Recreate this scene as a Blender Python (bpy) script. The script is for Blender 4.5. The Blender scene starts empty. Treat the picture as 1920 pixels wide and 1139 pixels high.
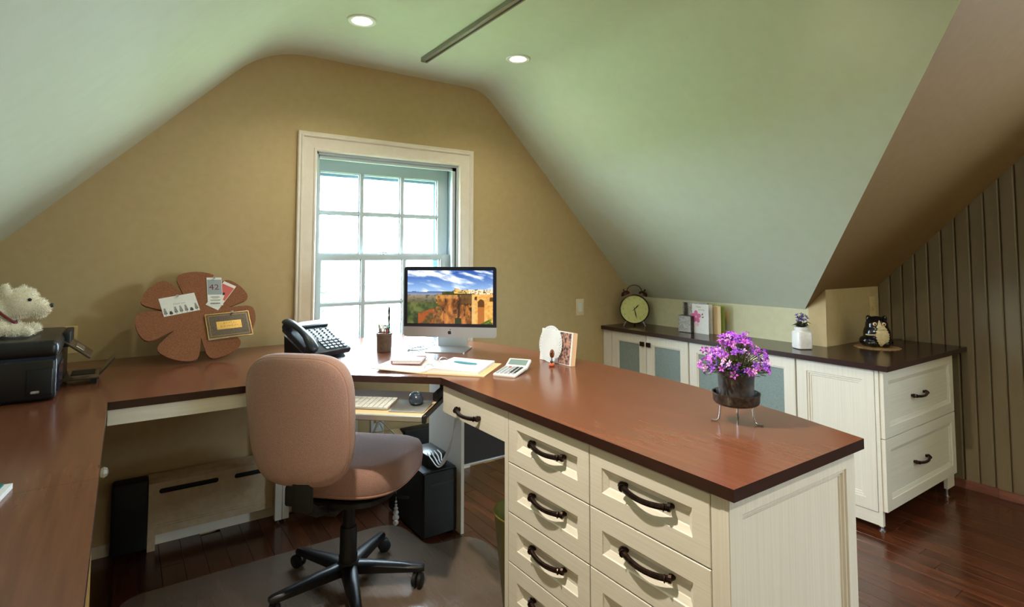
import bpy, bmesh, math, random
from mathutils import Vector, Matrix, Quaternion
from mathutils.geometry import tessellate_polygon
from math import sin, cos, pi, sqrt, radians

# ------------------------------------------------------------------ camera
sc = bpy.context.scene
COL = sc.collection
H = 1.3028                                   # eye height
cam_d = bpy.data.cameras.new('camera')
cam_d.sensor_width = 36.0
cam_d.sensor_fit = 'HORIZONTAL'
cam_d.lens = 1050.29 / 1920 * 36
cam_d.shift_y = -(569.5 - 423.117) / 1920
cam_d.clip_start = 0.02
cam = bpy.data.objects.new('camera', cam_d)
cam.location = (0, 0, H)
cam.rotation_euler = (pi / 2 + 0.0552, 0, -0.6041)
COL.objects.link(cam)
sc.camera = cam

# ------------------------------------------------------------------ light
def lin(c):
    return tuple(((v / 255) / 12.92 if v / 255 <= .04045 else ((v / 255 + .055) / 1.055) ** 2.4) for v in c[:3]) + (1,)

sc.view_settings.view_transform = 'Standard'
sc.view_settings.look = 'None'
sc.view_settings.gamma = 1
sc.view_settings.use_curve_mapping = False
sc.view_settings.exposure = 0.58
WORLD_STRENGTH = 42.0
SIDE_WIN = (-1.30, -.60, 1.10, 1.95)           # dormer window in the right wall, outside the frame
LAMP_W = 11.0
w = bpy.data.worlds.new('sky')
sc.world = w
w.use_nodes = True
bg = w.node_tree.nodes['Background']
bg.inputs[0].default_value = (0.67, 0.86, 1.0, 1)
bg.inputs[1].default_value = WORLD_STRENGTH

def portal(name, loc, rot, sx, sy):
    d = bpy.data.lights.new(name, 'AREA')
    d.shape = 'RECTANGLE'; d.size = sx; d.size_y = sy
    d.cycles.is_portal = True
    o = bpy.data.objects.new(name, d)
    o.location = loc; o.rotation_euler = rot
    COL.objects.link(o)
portal('window_portal', (1.277, 3.26, 1.32), (-pi / 2, 0, 0), .95, 1.12)
portal('side_window_portal', (4.10, -.95, 1.525), (0, pi / 2, 0), .85, .70)

# ------------------------------------------------------------------ room numbers
D = 3.0788; ZD = 0.8528; ZR = 0.7909; ZC = 2.3877
XP = 0.9808; XL = -0.0296; YB = 2.1528; YE = 0.6679; XF = 1.5184
XG = 2.9249; YG = 1.1759; XH = 3.9608; XW = 3.2877; YS = 1.6239
XLW = -0.76; YF = -1.6
TT = 0.025

# ------------------------------------------------------------------ helpers
class MB:
    def __init__(self, M=None):
        self.v = []; self.f = []; self.m = []; self.M = M or Matrix(); self.c = None
    def add(self, vs, fs, mi=0):
        b = len(self.v)
        self.v += [tuple(self.M @ Vector(p)) for p in vs]
        self.f += [tuple(b + i for i in f) for f in fs]
        self.m += [mi] * len(fs)
        return self
    def box(self, x0, x1, y0, y1, z0, z1, mi=0):
        vs = [(x0,y0,z0),(x1,y0,z0),(x1,y1,z0),(x0,y1,z0),(x0,y0,z1),(x1,y0,z1),(x1,y1,z1),(x0,y1,z1)]
        fs = [(3,2,1,0),(4,5,6,7),(0,1,5,4),(1,2,6,5),(2,3,7,6),(3,0,4,7)]
        return self.add(vs, fs, mi)
    def rbox(self, c, s, r, seg=2, mi=0):
        bm = bmesh.new()
        bmesh.ops.create_cube(bm, size=1)
        for v in bm.verts:
            v.co = Vector((v.co.x * s[0], v.co.y * s[1], v.co.z * s[2])) + Vector(c)
        bmesh.ops.bevel(bm, geom=list(bm.edges), offset=r, segments=seg, affect='EDGES', profile=.5)
        return self.bm(bm, mi)
    def bm(self, bm, mi=0):
        bm.verts.ensure_lookup_table()
        for i, v in enumerate(bm.verts): v.index = i
        self.add([v.co[:] for v in bm.verts], [[v.index for v in f.verts] for f in bm.faces], mi)
        bm.free()
        return self
    def poly(self, outline, z0, z1, holes=(), mi=0, mside=None):
        """prism in local xy between z0 and z1, optional holes"""
        mside = mi if mside is None else mside
        loops = [list(outline)] + [list(h) for h in holes]
        flat = [p for l in loops for p in l]
        tris = tessellate_polygon([[Vector((p[0], p[1], 0)) for p in l] for l in loops])
        n = len(flat)
        def ar(t):
            a, b, c = (flat[i] for i in t)
            return (b[0]-a[0])*(c[1]-a[1]) - (b[1]-a[1])*(c[0]-a[0])
        up = [tuple(t) if ar(t) > 0 else tuple(reversed(t)) for t in tris]
        self.add([(p[0], p[1], z1) for p in flat], up, mi)
        if abs(z1 - z0) > 1e-9:
            self.add([(p[0], p[1], z0) for p in flat], [tuple(reversed(t)) for t in up], mi)
            for k, l in enumerate(loops):
                a = sum(l[i][0]*l[(i+1) % len(l)][1] - l[(i+1) % len(l)][0]*l[i][1] for i in range(len(l)))
                if (a < 0) == (k == 0): l = l[::-1]
                m = len(l)
                vs = [(p[0], p[1], z0) for p in l] + [(p[0], p[1], z1) for p in l]
                self.add(vs, [(i, (i+1) % m, m + (i+1) % m, m + i) for i in range(m)], mside)
        return self
    def loops(self, rings, cap0=True, cap1=True, mi=0, closed=True):
        """bridge rings of equal vertex count"""
        n = len(rings[0]); vs = [p for r in rings for p in r]; fs = []
        for k in range(len(rings) - 1):
            for i in range(n if closed else n - 1):
                j = (i + 1) % n
                fs.append((k*n + i, k*n + j, (k+1)*n + j, (k+1)*n + i))
        if cap0: fs.append(tuple(range(n - 1, -1, -1)))
        if cap1: fs.append(tuple((len(rings) - 1) * n + i for i in range(n)))
        return self.add(vs, fs, mi)
    def lathe(self, prof, n=24, c=(0, 0, 0), mi=0, cap0=True, cap1=True):
        rings = [[(c[0] + r*cos(2*pi*i/n), c[1] + r*sin(2*pi*i/n), c[2] + z) for i in range(n)] for r, z in prof]
        return self.loops(rings, cap0, cap1, mi)
    def cyl(self, p, q, r0, r1=None, n=12, mi=0):
        return self.tube([p, q], [r0, r0 if r1 is None else r1], n, mi)
    def tube(self, pts, r, n=8, mi=0, closed=False):
        pts = [Vector(p) for p in pts]
        if not isinstance(r, (list, tuple)): r = [r] * len(pts)
        rings = []; up = None
        for i, p in enumerate(pts):
            if closed: t = (pts[(i+1) % len(pts)] - pts[i-1]).normalized()
            else: t = (pts[min(i+1, len(pts)-1)] - pts[max(i-1, 0)]).normalized()
            if up is None:
                up = Vector((0, 0, 1)) if abs(t.z) < .9 else Vector((1, 0, 0))
            a = (up - t * up.dot(t))
            if a.length < 1e-6: a = t.orthogonal()
            a.normalize(); b = t.cross(a); up = a
            rings.append([tuple(p + a*r[i]*cos(2*pi*k/n) + b*r[i]*sin(2*pi*k/n)) for k in range(n)])
        if closed:
            rings.append(rings[0])
            return self.loops(rings, False, False, mi)
        return self.loops(rings, True, True, mi)
    def ball(self, c, r, s=(1, 1, 1), n=16, m=10, mi=0):
        rings = []
        for j in range(1, m):
            a = pi * j / m
            rings.append([(c[0] + r*s[0]*sin(a)*cos(2*pi*i/n), c[1] + r*s[1]*sin(a)*sin(2*pi*i/n), c[2] - r*s[2]*cos(a)) for i in range(n)])
        vs = [p for g in rings for p in g]; k0 = len(vs)
        vs += [(c[0], c[1], c[2] - r*s[2]), (c[0], c[1], c[2] + r*s[2])]
        fs = []
        for j in range(m - 2):
            for i in range(n):
                fs.append((j*n+i, j*n+(i+1) % n, (j+1)*n+(i+1) % n, (j+1)*n+i))
        for i in range(n):
            fs.append((k0, (i+1) % n, i)); fs.append((k0+1, (m-2)*n+i, (m-2)*n+(i+1) % n))
        return self.add(vs, fs, mi)
    def text(self, s, size, x=0, y=0, z=0, mi=0, align='CENTER', spacing=1.0):
        cu = bpy.data.curves.new('txt', 'FONT'); cu.body = s; cu.size = size
        cu.align_x = align; cu.align_y = 'CENTER'; cu.space_character = spacing; cu.resolution_u = 2
        o = bpy.data.objects.new('txt', cu); COL.objects.link(o)
        me = o.to_mesh()
        self.add([(v.co.x + x, v.co.y + y, z) for v in me.vertices], [tuple(p.vertices) for p in me.polygons], mi)
        o.to_mesh_clear(); bpy.data.objects.remove(o); bpy.data.curves.remove(cu)
        return self
    def panel(self, w, h, steps, hole=False, back=True, mi=0, mi_in=None):
        """framed face in local xy (0..w, 0..h), front towards +z; steps = [(inset, z), ...] from the back rim inwards"""
        rings = []
        for ins, z in steps:
            rings.append([(ins, ins, z), (w-ins, ins, z), (w-ins, h-ins, z), (ins, h-ins, z)])
        self.loops(rings, back and not hole, False, mi)
        if not hole:
            self.add(rings[-1], [(0, 1, 2, 3)], mi if mi_in is None else mi_in)
        else:
            ins = steps[-1][0]; z0 = steps[0][1]
            inner = [(ins, ins, z0), (w-ins, ins, z0), (w-ins, h-ins, z0), (ins, h-ins, z0)]
            self.loops([rings[-1], inner], False, False, mi)
            self.loops([inner, rings[0]], False, False, mi)
        return self

def build(name, mb, mats, parent=None, smooth=False, angle=35, colors=None):
    me = bpy.data.meshes.new(name)
    me.from_pydata(mb.v, [], mb.f)
    if not isinstance(mats, (list, tuple)): mats = [mats]
    for m in mats: me.materials.append(m)
    if len(mats) > 1: me.polygons.foreach_set('material_index', mb.m)
    if smooth:
        me.polygons.foreach_set('use_smooth', [True] * len(me.polygons))
        me.set_sharp_from_angle(angle=radians(angle))
    if colors is not None:
        ca = me.color_attributes.new('Col', 'FLOAT_COLOR', 'CORNER')
        flat = []
        for p in me.polygons:
            c = colors[p.index]
            for _ in p.vertices: flat += [c[0], c[1], c[2], 1]
        ca.data.foreach_set('color', flat)
    me.update()
    o = bpy.data.objects.new(name, me)
    COL.objects.link(o)
    if parent is not None: o.parent = parent
    return o

def tag(o, label, cat, group=None):
    o['label'] = label; o['category'] = cat
    if group: o['group'] = group
    return o
def thing(name, label, cat, loc=(0, 0, 0), rz=0, group=None):
    o = bpy.data.objects.new(name, None)
    o.empty_display_size = .05
    COL.objects.link(o); o.location = loc; o.rotation_euler = (0, 0, rz)
    return tag(o, label, cat, group)
def struct(name, mb, mat, parent=None, **k):
    o = build(name, mb, mat, parent, **k)
    if parent is None: o['kind'] = 'structure'
    return o
def dup(o, parent=None):
    c = o.copy(); COL.objects.link(c)
    if parent is not None: c.parent = parent
    return c
def frame(origin, u, v):
    u = Vector(u).normalized(); v = Vector(v).normalized(); n = u.cross(v)
    return Matrix(((u.x, v.x, n.x, origin[0]), (u.y, v.y, n.y, origin[1]), (u.z, v.z, n.z, origin[2]), (0, 0, 0, 1)))

# ------------------------------------------------------------------ materials
def mat(name, c1, c2=None, rough=.5, metal=0, scale=(8, 8, 8), nscale=4, detail=4, bump=0, spec=.5, ramp=(.35, .65),
        emit=0, alpha=1, coat=0, rand=0, trans=0, sheen=0, bscale=None, distort=0, rvar=0):
    m = bpy.data.materials.new(name); m.use_nodes = True
    nt = m.node_tree; P = nt.nodes['Principled BSDF']; L = nt.links
    a = lin(c1)
    P.inputs['Base Color'].default_value = a
    P.inputs['Roughness'].default_value = rough
    P.inputs['Metallic'].default_value = metal
    P.inputs['Specular IOR Level'].default_value = spec
    P.inputs['Alpha'].default_value = alpha
    P.inputs['Coat Weight'].default_value = coat
    P.inputs['Coat Roughness'].default_value = .12
    P.inputs['Transmission Weight'].default_value = trans
    P.inputs['Sheen Weight'].default_value = sheen
    if emit:
        P.inputs['Emission Color'].default_value = a; P.inputs['Emission Strength'].default_value = emit
    out = None
    if c2 is not None or bump or rvar:
        tc = nt.nodes.new('ShaderNodeTexCoord'); mp = nt.nodes.new('ShaderNodeMapping')
        mp.inputs['Scale'].default_value = scale
        L.new(tc.outputs['Object'], mp.inputs['Vector'])
        nz = nt.nodes.new('ShaderNodeTexNoise'); nz.inputs['Scale'].default_value = nscale
        nz.inputs['Detail'].default_value = detail; nz.inputs['Distortion'].default_value = distort
        L.new(mp.outputs[0], nz.inputs['Vector'])
        if rand:
            oi = nt.nodes.new('ShaderNodeObjectInfo'); ad = nt.nodes.new('ShaderNodeVectorMath'); ad.operation = 'ADD'
            mu = nt.nodes.new('ShaderNodeMath'); mu.operation = 'MULTIPLY'; mu.inputs[1].default_value = 37.0
            L.new(oi.outputs['Random'], mu.inputs[0]); L.new(mp.outputs[0], ad.inputs[0]); L.new(mu.outputs[0], ad.inputs[1])
            L.new(ad.outputs[0], nz.inputs['Vector'])
        if c2 is not None:
            cr = nt.nodes.new('ShaderNodeValToRGB')
            cr.color_ramp.elements[0].position = ramp[0]; cr.color_ramp.elements[1].position = ramp[1]
            cr.color_ramp.elements[0].color = a; cr.color_ramp.elements[1].color = lin(c2)
            L.new(nz.outputs['Fac'], cr.inputs['Fac']); out = cr.outputs['Color']
        if bump:
            src = nz
            if bscale:
                src = nt.nodes.new('ShaderNodeTexNoise'); src.inputs['Scale'].default_value = bscale; src.inputs['Detail'].default_value = 3
                L.new(tc.outputs['Object'], src.inputs['Vector'])
            bp = nt.nodes.new('ShaderNodeBump'); bp.inputs['Strength'].default_value = bump; bp.inputs['Distance'].default_value = .01
            L.new(src.outputs['Fac'], bp.inputs['Height']); L.new(bp.outputs[0], P.inputs['Normal'])
        if rvar:
            mr = nt.nodes.new('ShaderNodeMapRange'); mr.inputs['To Min'].default_value = rough - rvar; mr.inputs['To Max'].default_value = rough + rvar
            L.new(nz.outputs['Fac'], mr.inputs['Value']); L.new(mr.outputs[0], P.inputs['Roughness'])
    if rand:
        oi = nt.nodes.new('ShaderNodeObjectInfo'); hs = nt.nodes.new('ShaderNodeHueSaturation')
        mr = nt.nodes.new('ShaderNodeMapRange'); mr.inputs['To Min'].default_value = 1 - rand; mr.inputs['To Max'].default_value = 1 + rand
        L.new(oi.outputs['Random'], mr.inputs['Value']); L.new(mr.outputs[0], hs.inputs['Value'])
        if out is None: hs.inputs['Color'].default_value = a
        else: L.new(out, hs.inputs['Color'])
        out = hs.outputs['Color']
    if out is not None: L.new(out, P.inputs['Base Color'])
    return m

def vcol_mat(name, rough=.4, emit=0):
    m = bpy.data.materials.new(name); m.use_nodes = True
    nt = m.node_tree; P = nt.nodes['Principled BSDF']
    a = nt.nodes.new('ShaderNodeVertexColor'); a.layer_name = 'Col'
    P.inputs['Roughness'].default_value = rough
    if emit:
        P.inputs['Base Color'].default_value = (0.01, 0.01, 0.01, 1)
        nt.links.new(a.outputs['Color'], P.inputs['Emission Color']); P.inputs['Emission Strength'].default_value = emit
    else: nt.links.new(a.outputs['Color'], P.inputs['Base Color'])
    return m

def glass_mat(name, tint=(255, 255, 255), mixv=.06, rough=.02):
    m = bpy.data.materials.new(name); m.use_nodes = True
    nt = m.node_tree; nt.nodes.remove(nt.nodes['Principled BSDF'])
    t = nt.nodes.new('ShaderNodeBsdfTransparent'); t.inputs[0].default_value = lin(tint)
    g = nt.nodes.new('ShaderNodeBsdfGlossy'); g.inputs['Roughness'].default_value = rough
    x = nt.nodes.new('ShaderNodeMixShader'); x.inputs[0].default_value = mixv
    nt.links.new(t.outputs[0], x.inputs[1]); nt.links.new(g.outputs[0], x.inputs[2])
    nt.links.new(x.outputs[0], nt.nodes['Material Output'].inputs['Surface'])
    return m

M = {}
M['tan'] = mat('wall paint tan', (200, 175, 130), (196, 170, 124), rough=.75, nscale=3, bump=.03, bscale=260)
M['sage'] = mat('ceiling paint pale sage', (216, 218, 196), (213, 215, 191), rough=.7, nscale=2, bump=.03, bscale=260)
M['knee'] = mat('knee wall tan with painted window light', (212, 207, 172), (208, 202, 166), rough=.75, nscale=3, bump=.03, bscale=260)  # wall tan made lighter: window light on the knee wall put into the colour
M['tan_shade'] = mat('wall tan with painted shade', (138, 106, 64), (134, 102, 60), rough=.75, nscale=3, bump=.03, bscale=260)  # wall tan made darker: shade on the alcove slope put into the colour
M['board'] = mat('panelling paint', (128, 112, 84), (120, 104, 77), rough=.55, scale=(2, 2, .3), nscale=6, rand=.05)
M['groove'] = mat('panelling backing', (62, 46, 22), rough=.8)
M['plank'] = mat('dark stained floorboard', (52, 24, 14), (92, 46, 25), rough=.22, scale=(14, .9, 6), nscale=5, detail=6, rand=.22, coat=.2, distort=.6)
M['subfloor'] = mat('sub floor', (86, 52, 36), rough=.7)
M['basewood'] = mat('reddish wood trim', (142, 92, 74), (112, 66, 52), rough=.45, scale=(6, 1, 6), nscale=5)
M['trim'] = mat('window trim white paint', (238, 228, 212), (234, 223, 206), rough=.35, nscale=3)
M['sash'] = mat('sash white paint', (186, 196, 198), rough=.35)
M['storm'] = mat('storm frame grey', (96, 118, 142), rough=.5)
M['top'] = mat('dark cherry laminate', (106, 63, 45), (122, 74, 52), rough=.19, scale=(9, .6, 1), nscale=7, detail=4, distort=.15, spec=.5, ramp=(.3, .7))
M['topx'] = mat('dark cherry laminate cross', (100, 58, 41), (124, 74, 52), rough=.19, scale=(.8, 9, 1), nscale=6, detail=7, distort=.5, spec=.5, ramp=(.3, .7))
M['edge'] = mat('dark edge band', (46, 25, 20), (52, 29, 23), rough=.3, nscale=4)
M['rtop'] = mat('dark counter laminate', (44, 24, 19), (58, 33, 25), rough=.2, scale=(9, .8, 1), nscale=6, detail=6)
M['mel'] = mat('cream melamine', (229, 222, 208), (221, 213, 197), rough=.42, scale=(120, 1.5, 120), nscale=2, detail=3)
M['melz'] = mat('cream melamine upright grain', (229, 222, 209), (221, 213, 198), rough=.42, scale=(130, 130, 1.2), nscale=2, detail=3)
M['melx'] = mat('cream melamine cross grain', (229, 222, 208), (221, 213, 197), rough=.42, scale=(1.5, 120, 120), nscale=2, detail=3)
M['gold'] = mat('cabinet edge', (214, 184, 128), rough=.5)
M['bronze'] = mat('oil rubbed bronze', (66, 48, 40), (40, 29, 25), rough=.28, metal=.85, nscale=10)
M['frost'] = mat('frosted glass pane', (116, 130, 128), (150, 164, 162), rough=.25, scale=(20, 20, 20), nscale=6, detail=8, spec=.5, ramp=(.3, .8), distort=2)
M['black'] = mat('black plastic', (12, 12, 14), rough=.35)
M['blackm'] = mat('matt black plastic', (11, 11, 12), rough=.6)
M['darkbrown'] = mat('dark modesty board', (44, 38, 36), rough=.5)
M['fabric'] = mat('pink tan woven fabric', (166, 126, 112), (186, 144, 128), rough=.9, nscale=60, scale=(6, 6, 6), detail=2, bump=.5, bscale=420, sheen=.35)
M['piping'] = mat('fabric seam', (176, 128, 108), rough=.9)
M['alu'] = mat('brushed aluminium', (196, 198, 200), rough=.32, metal=.85)
M['silver'] = mat('silver', (196, 192, 186), (150, 146, 140), rough=.4, metal=.4, nscale=12)
M['bezel'] = mat('screen bezel', (28, 28, 48), rough=.12)
M['logo'] = mat('logo', (26, 28, 32), rough=.3)
M['white'] = mat('white plastic', (232, 232, 228), rough=.4)
M['paper'] = mat('paper', (240, 238, 236), (232, 230, 228), rough=.8, nscale=20)
M['manila'] = mat('manila card', (226, 196, 150), rough=.7)
M['phone'] = mat('charcoal blue plastic', (42, 52, 64), (36, 44, 54), rough=.35, nscale=20)
M['keyl'] = mat('pale grey key', (150, 160, 168), rough=.4)
M['keyd'] = mat('dark key', (40, 46, 54), rough=.4)
M['lcd'] = mat('lcd', (120, 142, 140), rough=.2)
M['cork'] = mat('cork', (132, 82, 56), (152, 98, 68), rough=.9, nscale=90, scale=(2, 2, 2), detail=5, bump=.25)
M['ink'] = mat('black ink', (36, 32, 32), rough=.6)
M['maroon'] = mat('maroon ink', (120, 26, 44), rough=.6)
M['pinkred'] = mat('pink red print', (214, 96, 92), rough=.6)
M['goldfoil'] = mat('gold foil', (206, 166, 84), (190, 148, 66), rough=.35, metal=.4, nscale=15)
M['choc'] = mat('dark brown card', (58, 40, 22), (96, 74, 44), rough=.4, scale=(60, 60, 6), nscale=5)
M['plush'] = mat('cream plush', (250, 242, 220), (244, 232, 204), rough=.95, nscale=12, sheen=.5, bump=.3, bscale=180)
M['pinkn'] = mat('pink', (214, 160, 150), rough=.6)
M['red'] = mat('red collar', (120, 40, 44), rough=.6)
M['smoke'] = mat('smoked brown plastic', (84, 70, 54), (70, 58, 44), rough=.25, nscale=10)
M['lamp'] = mat('lamp glow', (255, 236, 205), emit=9)
M['steel'] = mat('bright steel', (190, 194, 198), rough=.25, metal=.9)
M['nickel'] = mat('brushed nickel', (150, 146, 138), rough=.35, metal=.85)
M['copper'] = mat('aged copper', (84, 52, 40), (52, 34, 28), rough=.35, metal=.7, nscale=8)
M['clockface'] = mat('clock face', (222, 222, 148), (214, 212, 136), rough=.5, nscale=5)
M['olive'] = mat('olive plastic', (122, 112, 40), rough=.5)
M['beige'] = mat('beige wall plate', (224, 196, 142), rough=.45)
M['ivory'] = mat('ivory switch plate', (232, 214, 178), rough=.45)
M['heater'] = mat('cream enamel', (208, 186, 154), (196, 172, 138), rough=.45, nscale=4)
M['cable'] = mat('white cable', (206, 206, 200), rough=.5)
M['pot'] = mat('weathered dark pot', (44, 42, 44), (92, 80, 72), rough=.6, nscale=5, detail=7, ramp=(.4, .75))
M['pan'] = mat('dark pewter tray', (62, 62, 58), (96, 92, 84), rough=.35, metal=.7, nscale=12)
M['soil'] = mat('soil', (44, 34, 24), rough=.95)
M['leaf'] = mat('leaf green', (58, 82, 30), (98, 118, 44), rough=.55, nscale=20)
M['leafd'] = mat('dark violet leaf', (38, 44, 28), (60, 58, 36), rough=.55, nscale=20)
M['stem'] = mat('stem', (92, 96, 50), rough=.6)
M['fl1'] = mat('violet petal', (166, 84, 222), rough=.6)
M['fl2'] = mat('magenta petal', (214, 106, 230), rough=.6)
M['fl3'] = mat('pale pink petal', (242, 180, 234), rough=.6)
M['fl4'] = mat('deep violet petal', (86, 66, 150), rough=.6)
M['jar'] = mat('white ceramic', (238, 234, 232), (228, 216, 212), rough=.3, nscale=7, ramp=(.5, .75))
M['catblack'] = mat('glossy black ceramic', (14, 13, 16), rough=.18)
M['catwhite'] = mat('cream ceramic fur', (236, 216, 170), (190, 166, 118), rough=.4, nscale=40, ramp=(.45, .75), bump=.4)
M['mat_wood'] = mat('tan doily', (186, 154, 106), (150, 112, 66), rough=.7, nscale=14)
M['lace'] = mat('white lace', (226, 234, 240), rough=.8)
M['photo'] = mat('photo print', (196, 150, 130), (70, 60, 66), rough=.4, nscale=30, scale=(3, 3, 3), ramp=(.4, .6))
M['peach'] = mat('peach edge', (236, 190, 146), rough=.6)
M['teal'] = mat('teal cover', (20, 120, 124), rough=.5)
M['green'] = mat('lime card', (150, 166, 70), rough=.6)
M['pinkfl'] = mat('pink flower print', (222, 110, 160), rough=.6)
M['pinkf2'] = mat('light pink print', (240, 176, 200), rough=.6)
M['orange'] = mat('terracotta ceramic', (196, 96, 50), rough=.4)
M['duck'] = mat('brown glass', (110, 58, 28), rough=.25)
M['cup'] = mat('smoky tumbler', (128, 106, 90), (112, 92, 78), rough=.35, nscale=10)
M['pink'] = mat('dusty rose cover', (176, 116, 120), rough=.6)
M['patt'] = mat('patterned cover', (236, 224, 226), (214, 176, 188), rough=.6, nscale=60, scale=(3, 3, 3), ramp=(.5, .62))
M['bluepen'] = mat('blue pen', (70, 150, 176), rough=.3)
M['pencilr'] = mat('red pencil', (190, 70, 66), rough=.4)
M['pencilk'] = mat('dark pencil', (60, 44, 50), rough=.4)
M['pencily'] = mat('ochre pencil', (176, 130, 60), rough=.4)
M['pencilb'] = mat('blue handle', (60, 140, 170), rough=.3)
M['pencilp'] = mat('pink handle', (214, 120, 150), rough=.3)
M['grass'] = mat('lawn', (120, 140, 90), (96, 120, 70), rough=.9, nscale=2)
M['bark'] = mat('bark', (96, 84, 74), rough=.9)
M['treeleaf'] = mat('foliage', (64, 92, 60), (100, 124, 84), rough=.8, nscale=3)
M['siding'] = mat('siding', (150, 156, 160), rough=.8)
M['mousegrey'] = mat('dark grey mouse', (44, 54, 66), rough=.25)
M['crystal'] = mat('glass bead', (230, 232, 235), rough=.05, trans=.6, spec=.8)
M['glass'] = glass_mat('window glass')
M['matplastic'] = None
def mat_plastic():
    m = bpy.data.materials.new('clear chair mat'); m.use_nodes = True
    nt = m.node_tree; P = nt.nodes['Principled BSDF']
    P.inputs['Base Color'].default_value = lin((150, 132, 116)); P.inputs['Roughness'].default_value = .12
    P.inputs['Alpha'].default_value = .38
    tc = nt.nodes.new('ShaderNodeTexCoord'); nz = nt.nodes.new('ShaderNodeTexNoise'); nz.inputs['Scale'].default_value = 14
    bp = nt.nodes.new('ShaderNodeBump'); bp.inputs['Strength'].default_value = .12; bp.inputs['Distance'].default_value = .01
    nt.links.new(tc.outputs['Object'], nz.inputs['Vector']); nt.links.new(nz.outputs['Fac'], bp.inputs['Height']); nt.links.new(bp.outputs[0], P.inputs['Normal'])
    return m
M['matplastic'] = mat_plastic()

# ================================================================== STRUCTURE
# ---- floor: sub floor and single boards
fl = struct('floor', MB().box(-.9, 4.2, YF - .1, D + .1, -.05, -.012), M['subfloor'])
PW = .083
rnd = random.Random(7)
plank_me = {}
def plank_mesh(L):
    key = round(L, 2)
    if key not in plank_me:
        c = .0012; hw = PW/2 - .0004; hl = key/2 - .0004
        r0 = [(-hw, -hl, -.012), (hw, -hl, -.012), (hw, hl, -.012), (-hw, hl, -.012)]
        r1 = [(x, y, -c) for x, y, z in r0]
        r2 = [(-hw+c, -hl+c, 0), (hw-c, -hl+c, 0), (hw-c, hl-c, 0), (-hw+c, hl-c, 0)]
        mb = MB().loops([r0, r1, r2])
        me = bpy.data.meshes.new('plank'); me.from_pydata(mb.v, [], mb.f); me.materials.append(M['plank'])
        plank_me[key] = me
    return plank_me[key]
x = 2.987 + .0415 - 46*PW
cnt = 0
while x < 4.0:
    if x < 1.2: y0, y1 = 1.30, D
    elif x < 2.0: y0, y1 = .55, D
    else: y0, y1 = -.55, D if x < 3.3 else 1.65
    y = y0 - rnd.random()*.5
    while y < y1:
        L = rnd.choice([.6, .75, .9, 1.05, 1.2])
        ya, yb = max(y, y0 - .4), min(y + L, y1)
        if yb - ya > .06:
            o = bpy.data.objects.new('plank', plank_mesh(yb - ya)); COL.objects.link(o)
            o.location = (x, (ya + yb)/2, 0); o.parent = fl; cnt += 1
        y += L
    x += PW
struct('floor_behind', MB().box(-.9, 1.16, YF - .1, 1.30, -.012, -.001).box(1.16, 2.0, YF-.1, .1, -.012, -.001).box(2.0, 4.2, YF - .1, -.96, -.012, -.001), M['plank'])

# ---- gable wall with its window opening
WX0, WX1, WZ0, WZ1 = .838, 1.70, .73, 1.872
FR = frame((0, D, 0), (1, 0, 0), (0, 0, 1))     # local: x right, y up, z towards the room (-Y)
struct('wall_back', MB(FR).poly([(-.95, -.05), (4.2, -.05), (4.2, 2.7), (-.95, 2.7)], -.18, 0,
       [[(WX0, WZ0), (WX1, WZ0), (WX1, WZ1), (WX0, WZ1)]]), M['tan'])

# ---- ceiling: left slope, flat, right slope in one plastered sweep
def bez(a, b, c, n=8):
    return [((1-t)**2*a[0] + 2*t*(1-t)*b[0] + t*t*c[0], (1-t)**2*a[1] + 2*t*(1-t)*b[1] + t*t*c[1]) for t in [i/n for i in range(n+1)]]
zl = lambda x: 1.36 + (x + .422)*1.023
ZT = .993
xr = lambda z: XW - (z - ZT)*(XW - 1.893)/(ZC - ZT)
prof = [(XLW - .1, zl(XLW - .1))] + bez((.44, zl(.44)), (.583, ZC), (.80, ZC)) + bez((1.78, ZC), (1.893, ZC), (xr(ZC - .09), ZC - .09))
prof += [(xr(z), z) for z in (2.0, 1.6, 1.3, ZT)]
mb = MB(); vs = []; fs = []
yh = lambda x, z: (YF - .1) if x < 1.86 else (1.744 - (z - ZT) if x > 1.93 else .349 - (0))
for x, z in prof:
    vs += [(x, yh(x, z), z), (x, D + .02, z)]
for i in range(len(prof) - 1):
    fs.append((2*i, 2*i+1, 2*i+3, 2*i+2))
mb.add(vs, fs)
mb.add([(1.86, YF-.1, ZC), (4.2, YF-.1, ZC), (4.2, .349, ZC), (1.86, .349, ZC)], [(3, 2, 1, 0)])
struct('ceiling', mb, M['sage'], smooth=True, angle=50)
# ---- alcove: slope facing the camera side, step wall, knee wall
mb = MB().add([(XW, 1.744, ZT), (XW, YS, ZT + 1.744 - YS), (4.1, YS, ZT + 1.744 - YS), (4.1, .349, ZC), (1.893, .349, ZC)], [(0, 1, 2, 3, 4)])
hv = Vector((1, 1, .6)).normalized()*.0165                         # unseen tube added behind the hip edge to block sky light leaks
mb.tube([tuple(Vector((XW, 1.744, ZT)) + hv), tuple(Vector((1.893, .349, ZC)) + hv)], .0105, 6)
struct('ceiling_alcove', mb, M['tan_shade'])
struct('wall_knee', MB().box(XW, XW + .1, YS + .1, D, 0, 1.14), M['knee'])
struct('wall_alcove', MB().box(XW, 4.2, YS, YS + .1, 0, 1.2), M['tan'])
struct('wall_left', MB().box(XLW - .1, XLW, YF, D, 0, 1.05), M['tan'])
struct('wall_front', MB().box(-.95, 4.2, YF - .1, YF, 0, 2.6), M['tan'])
sy0, sy1, sz0, sz1 = SIDE_WIN
mb = MB().box(XH + .03, XH + .07, sy0, sy1, sz0, sz0 + .05).box(XH + .03, XH + .07, sy0, sy1, sz1 - .05, sz1)
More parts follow.
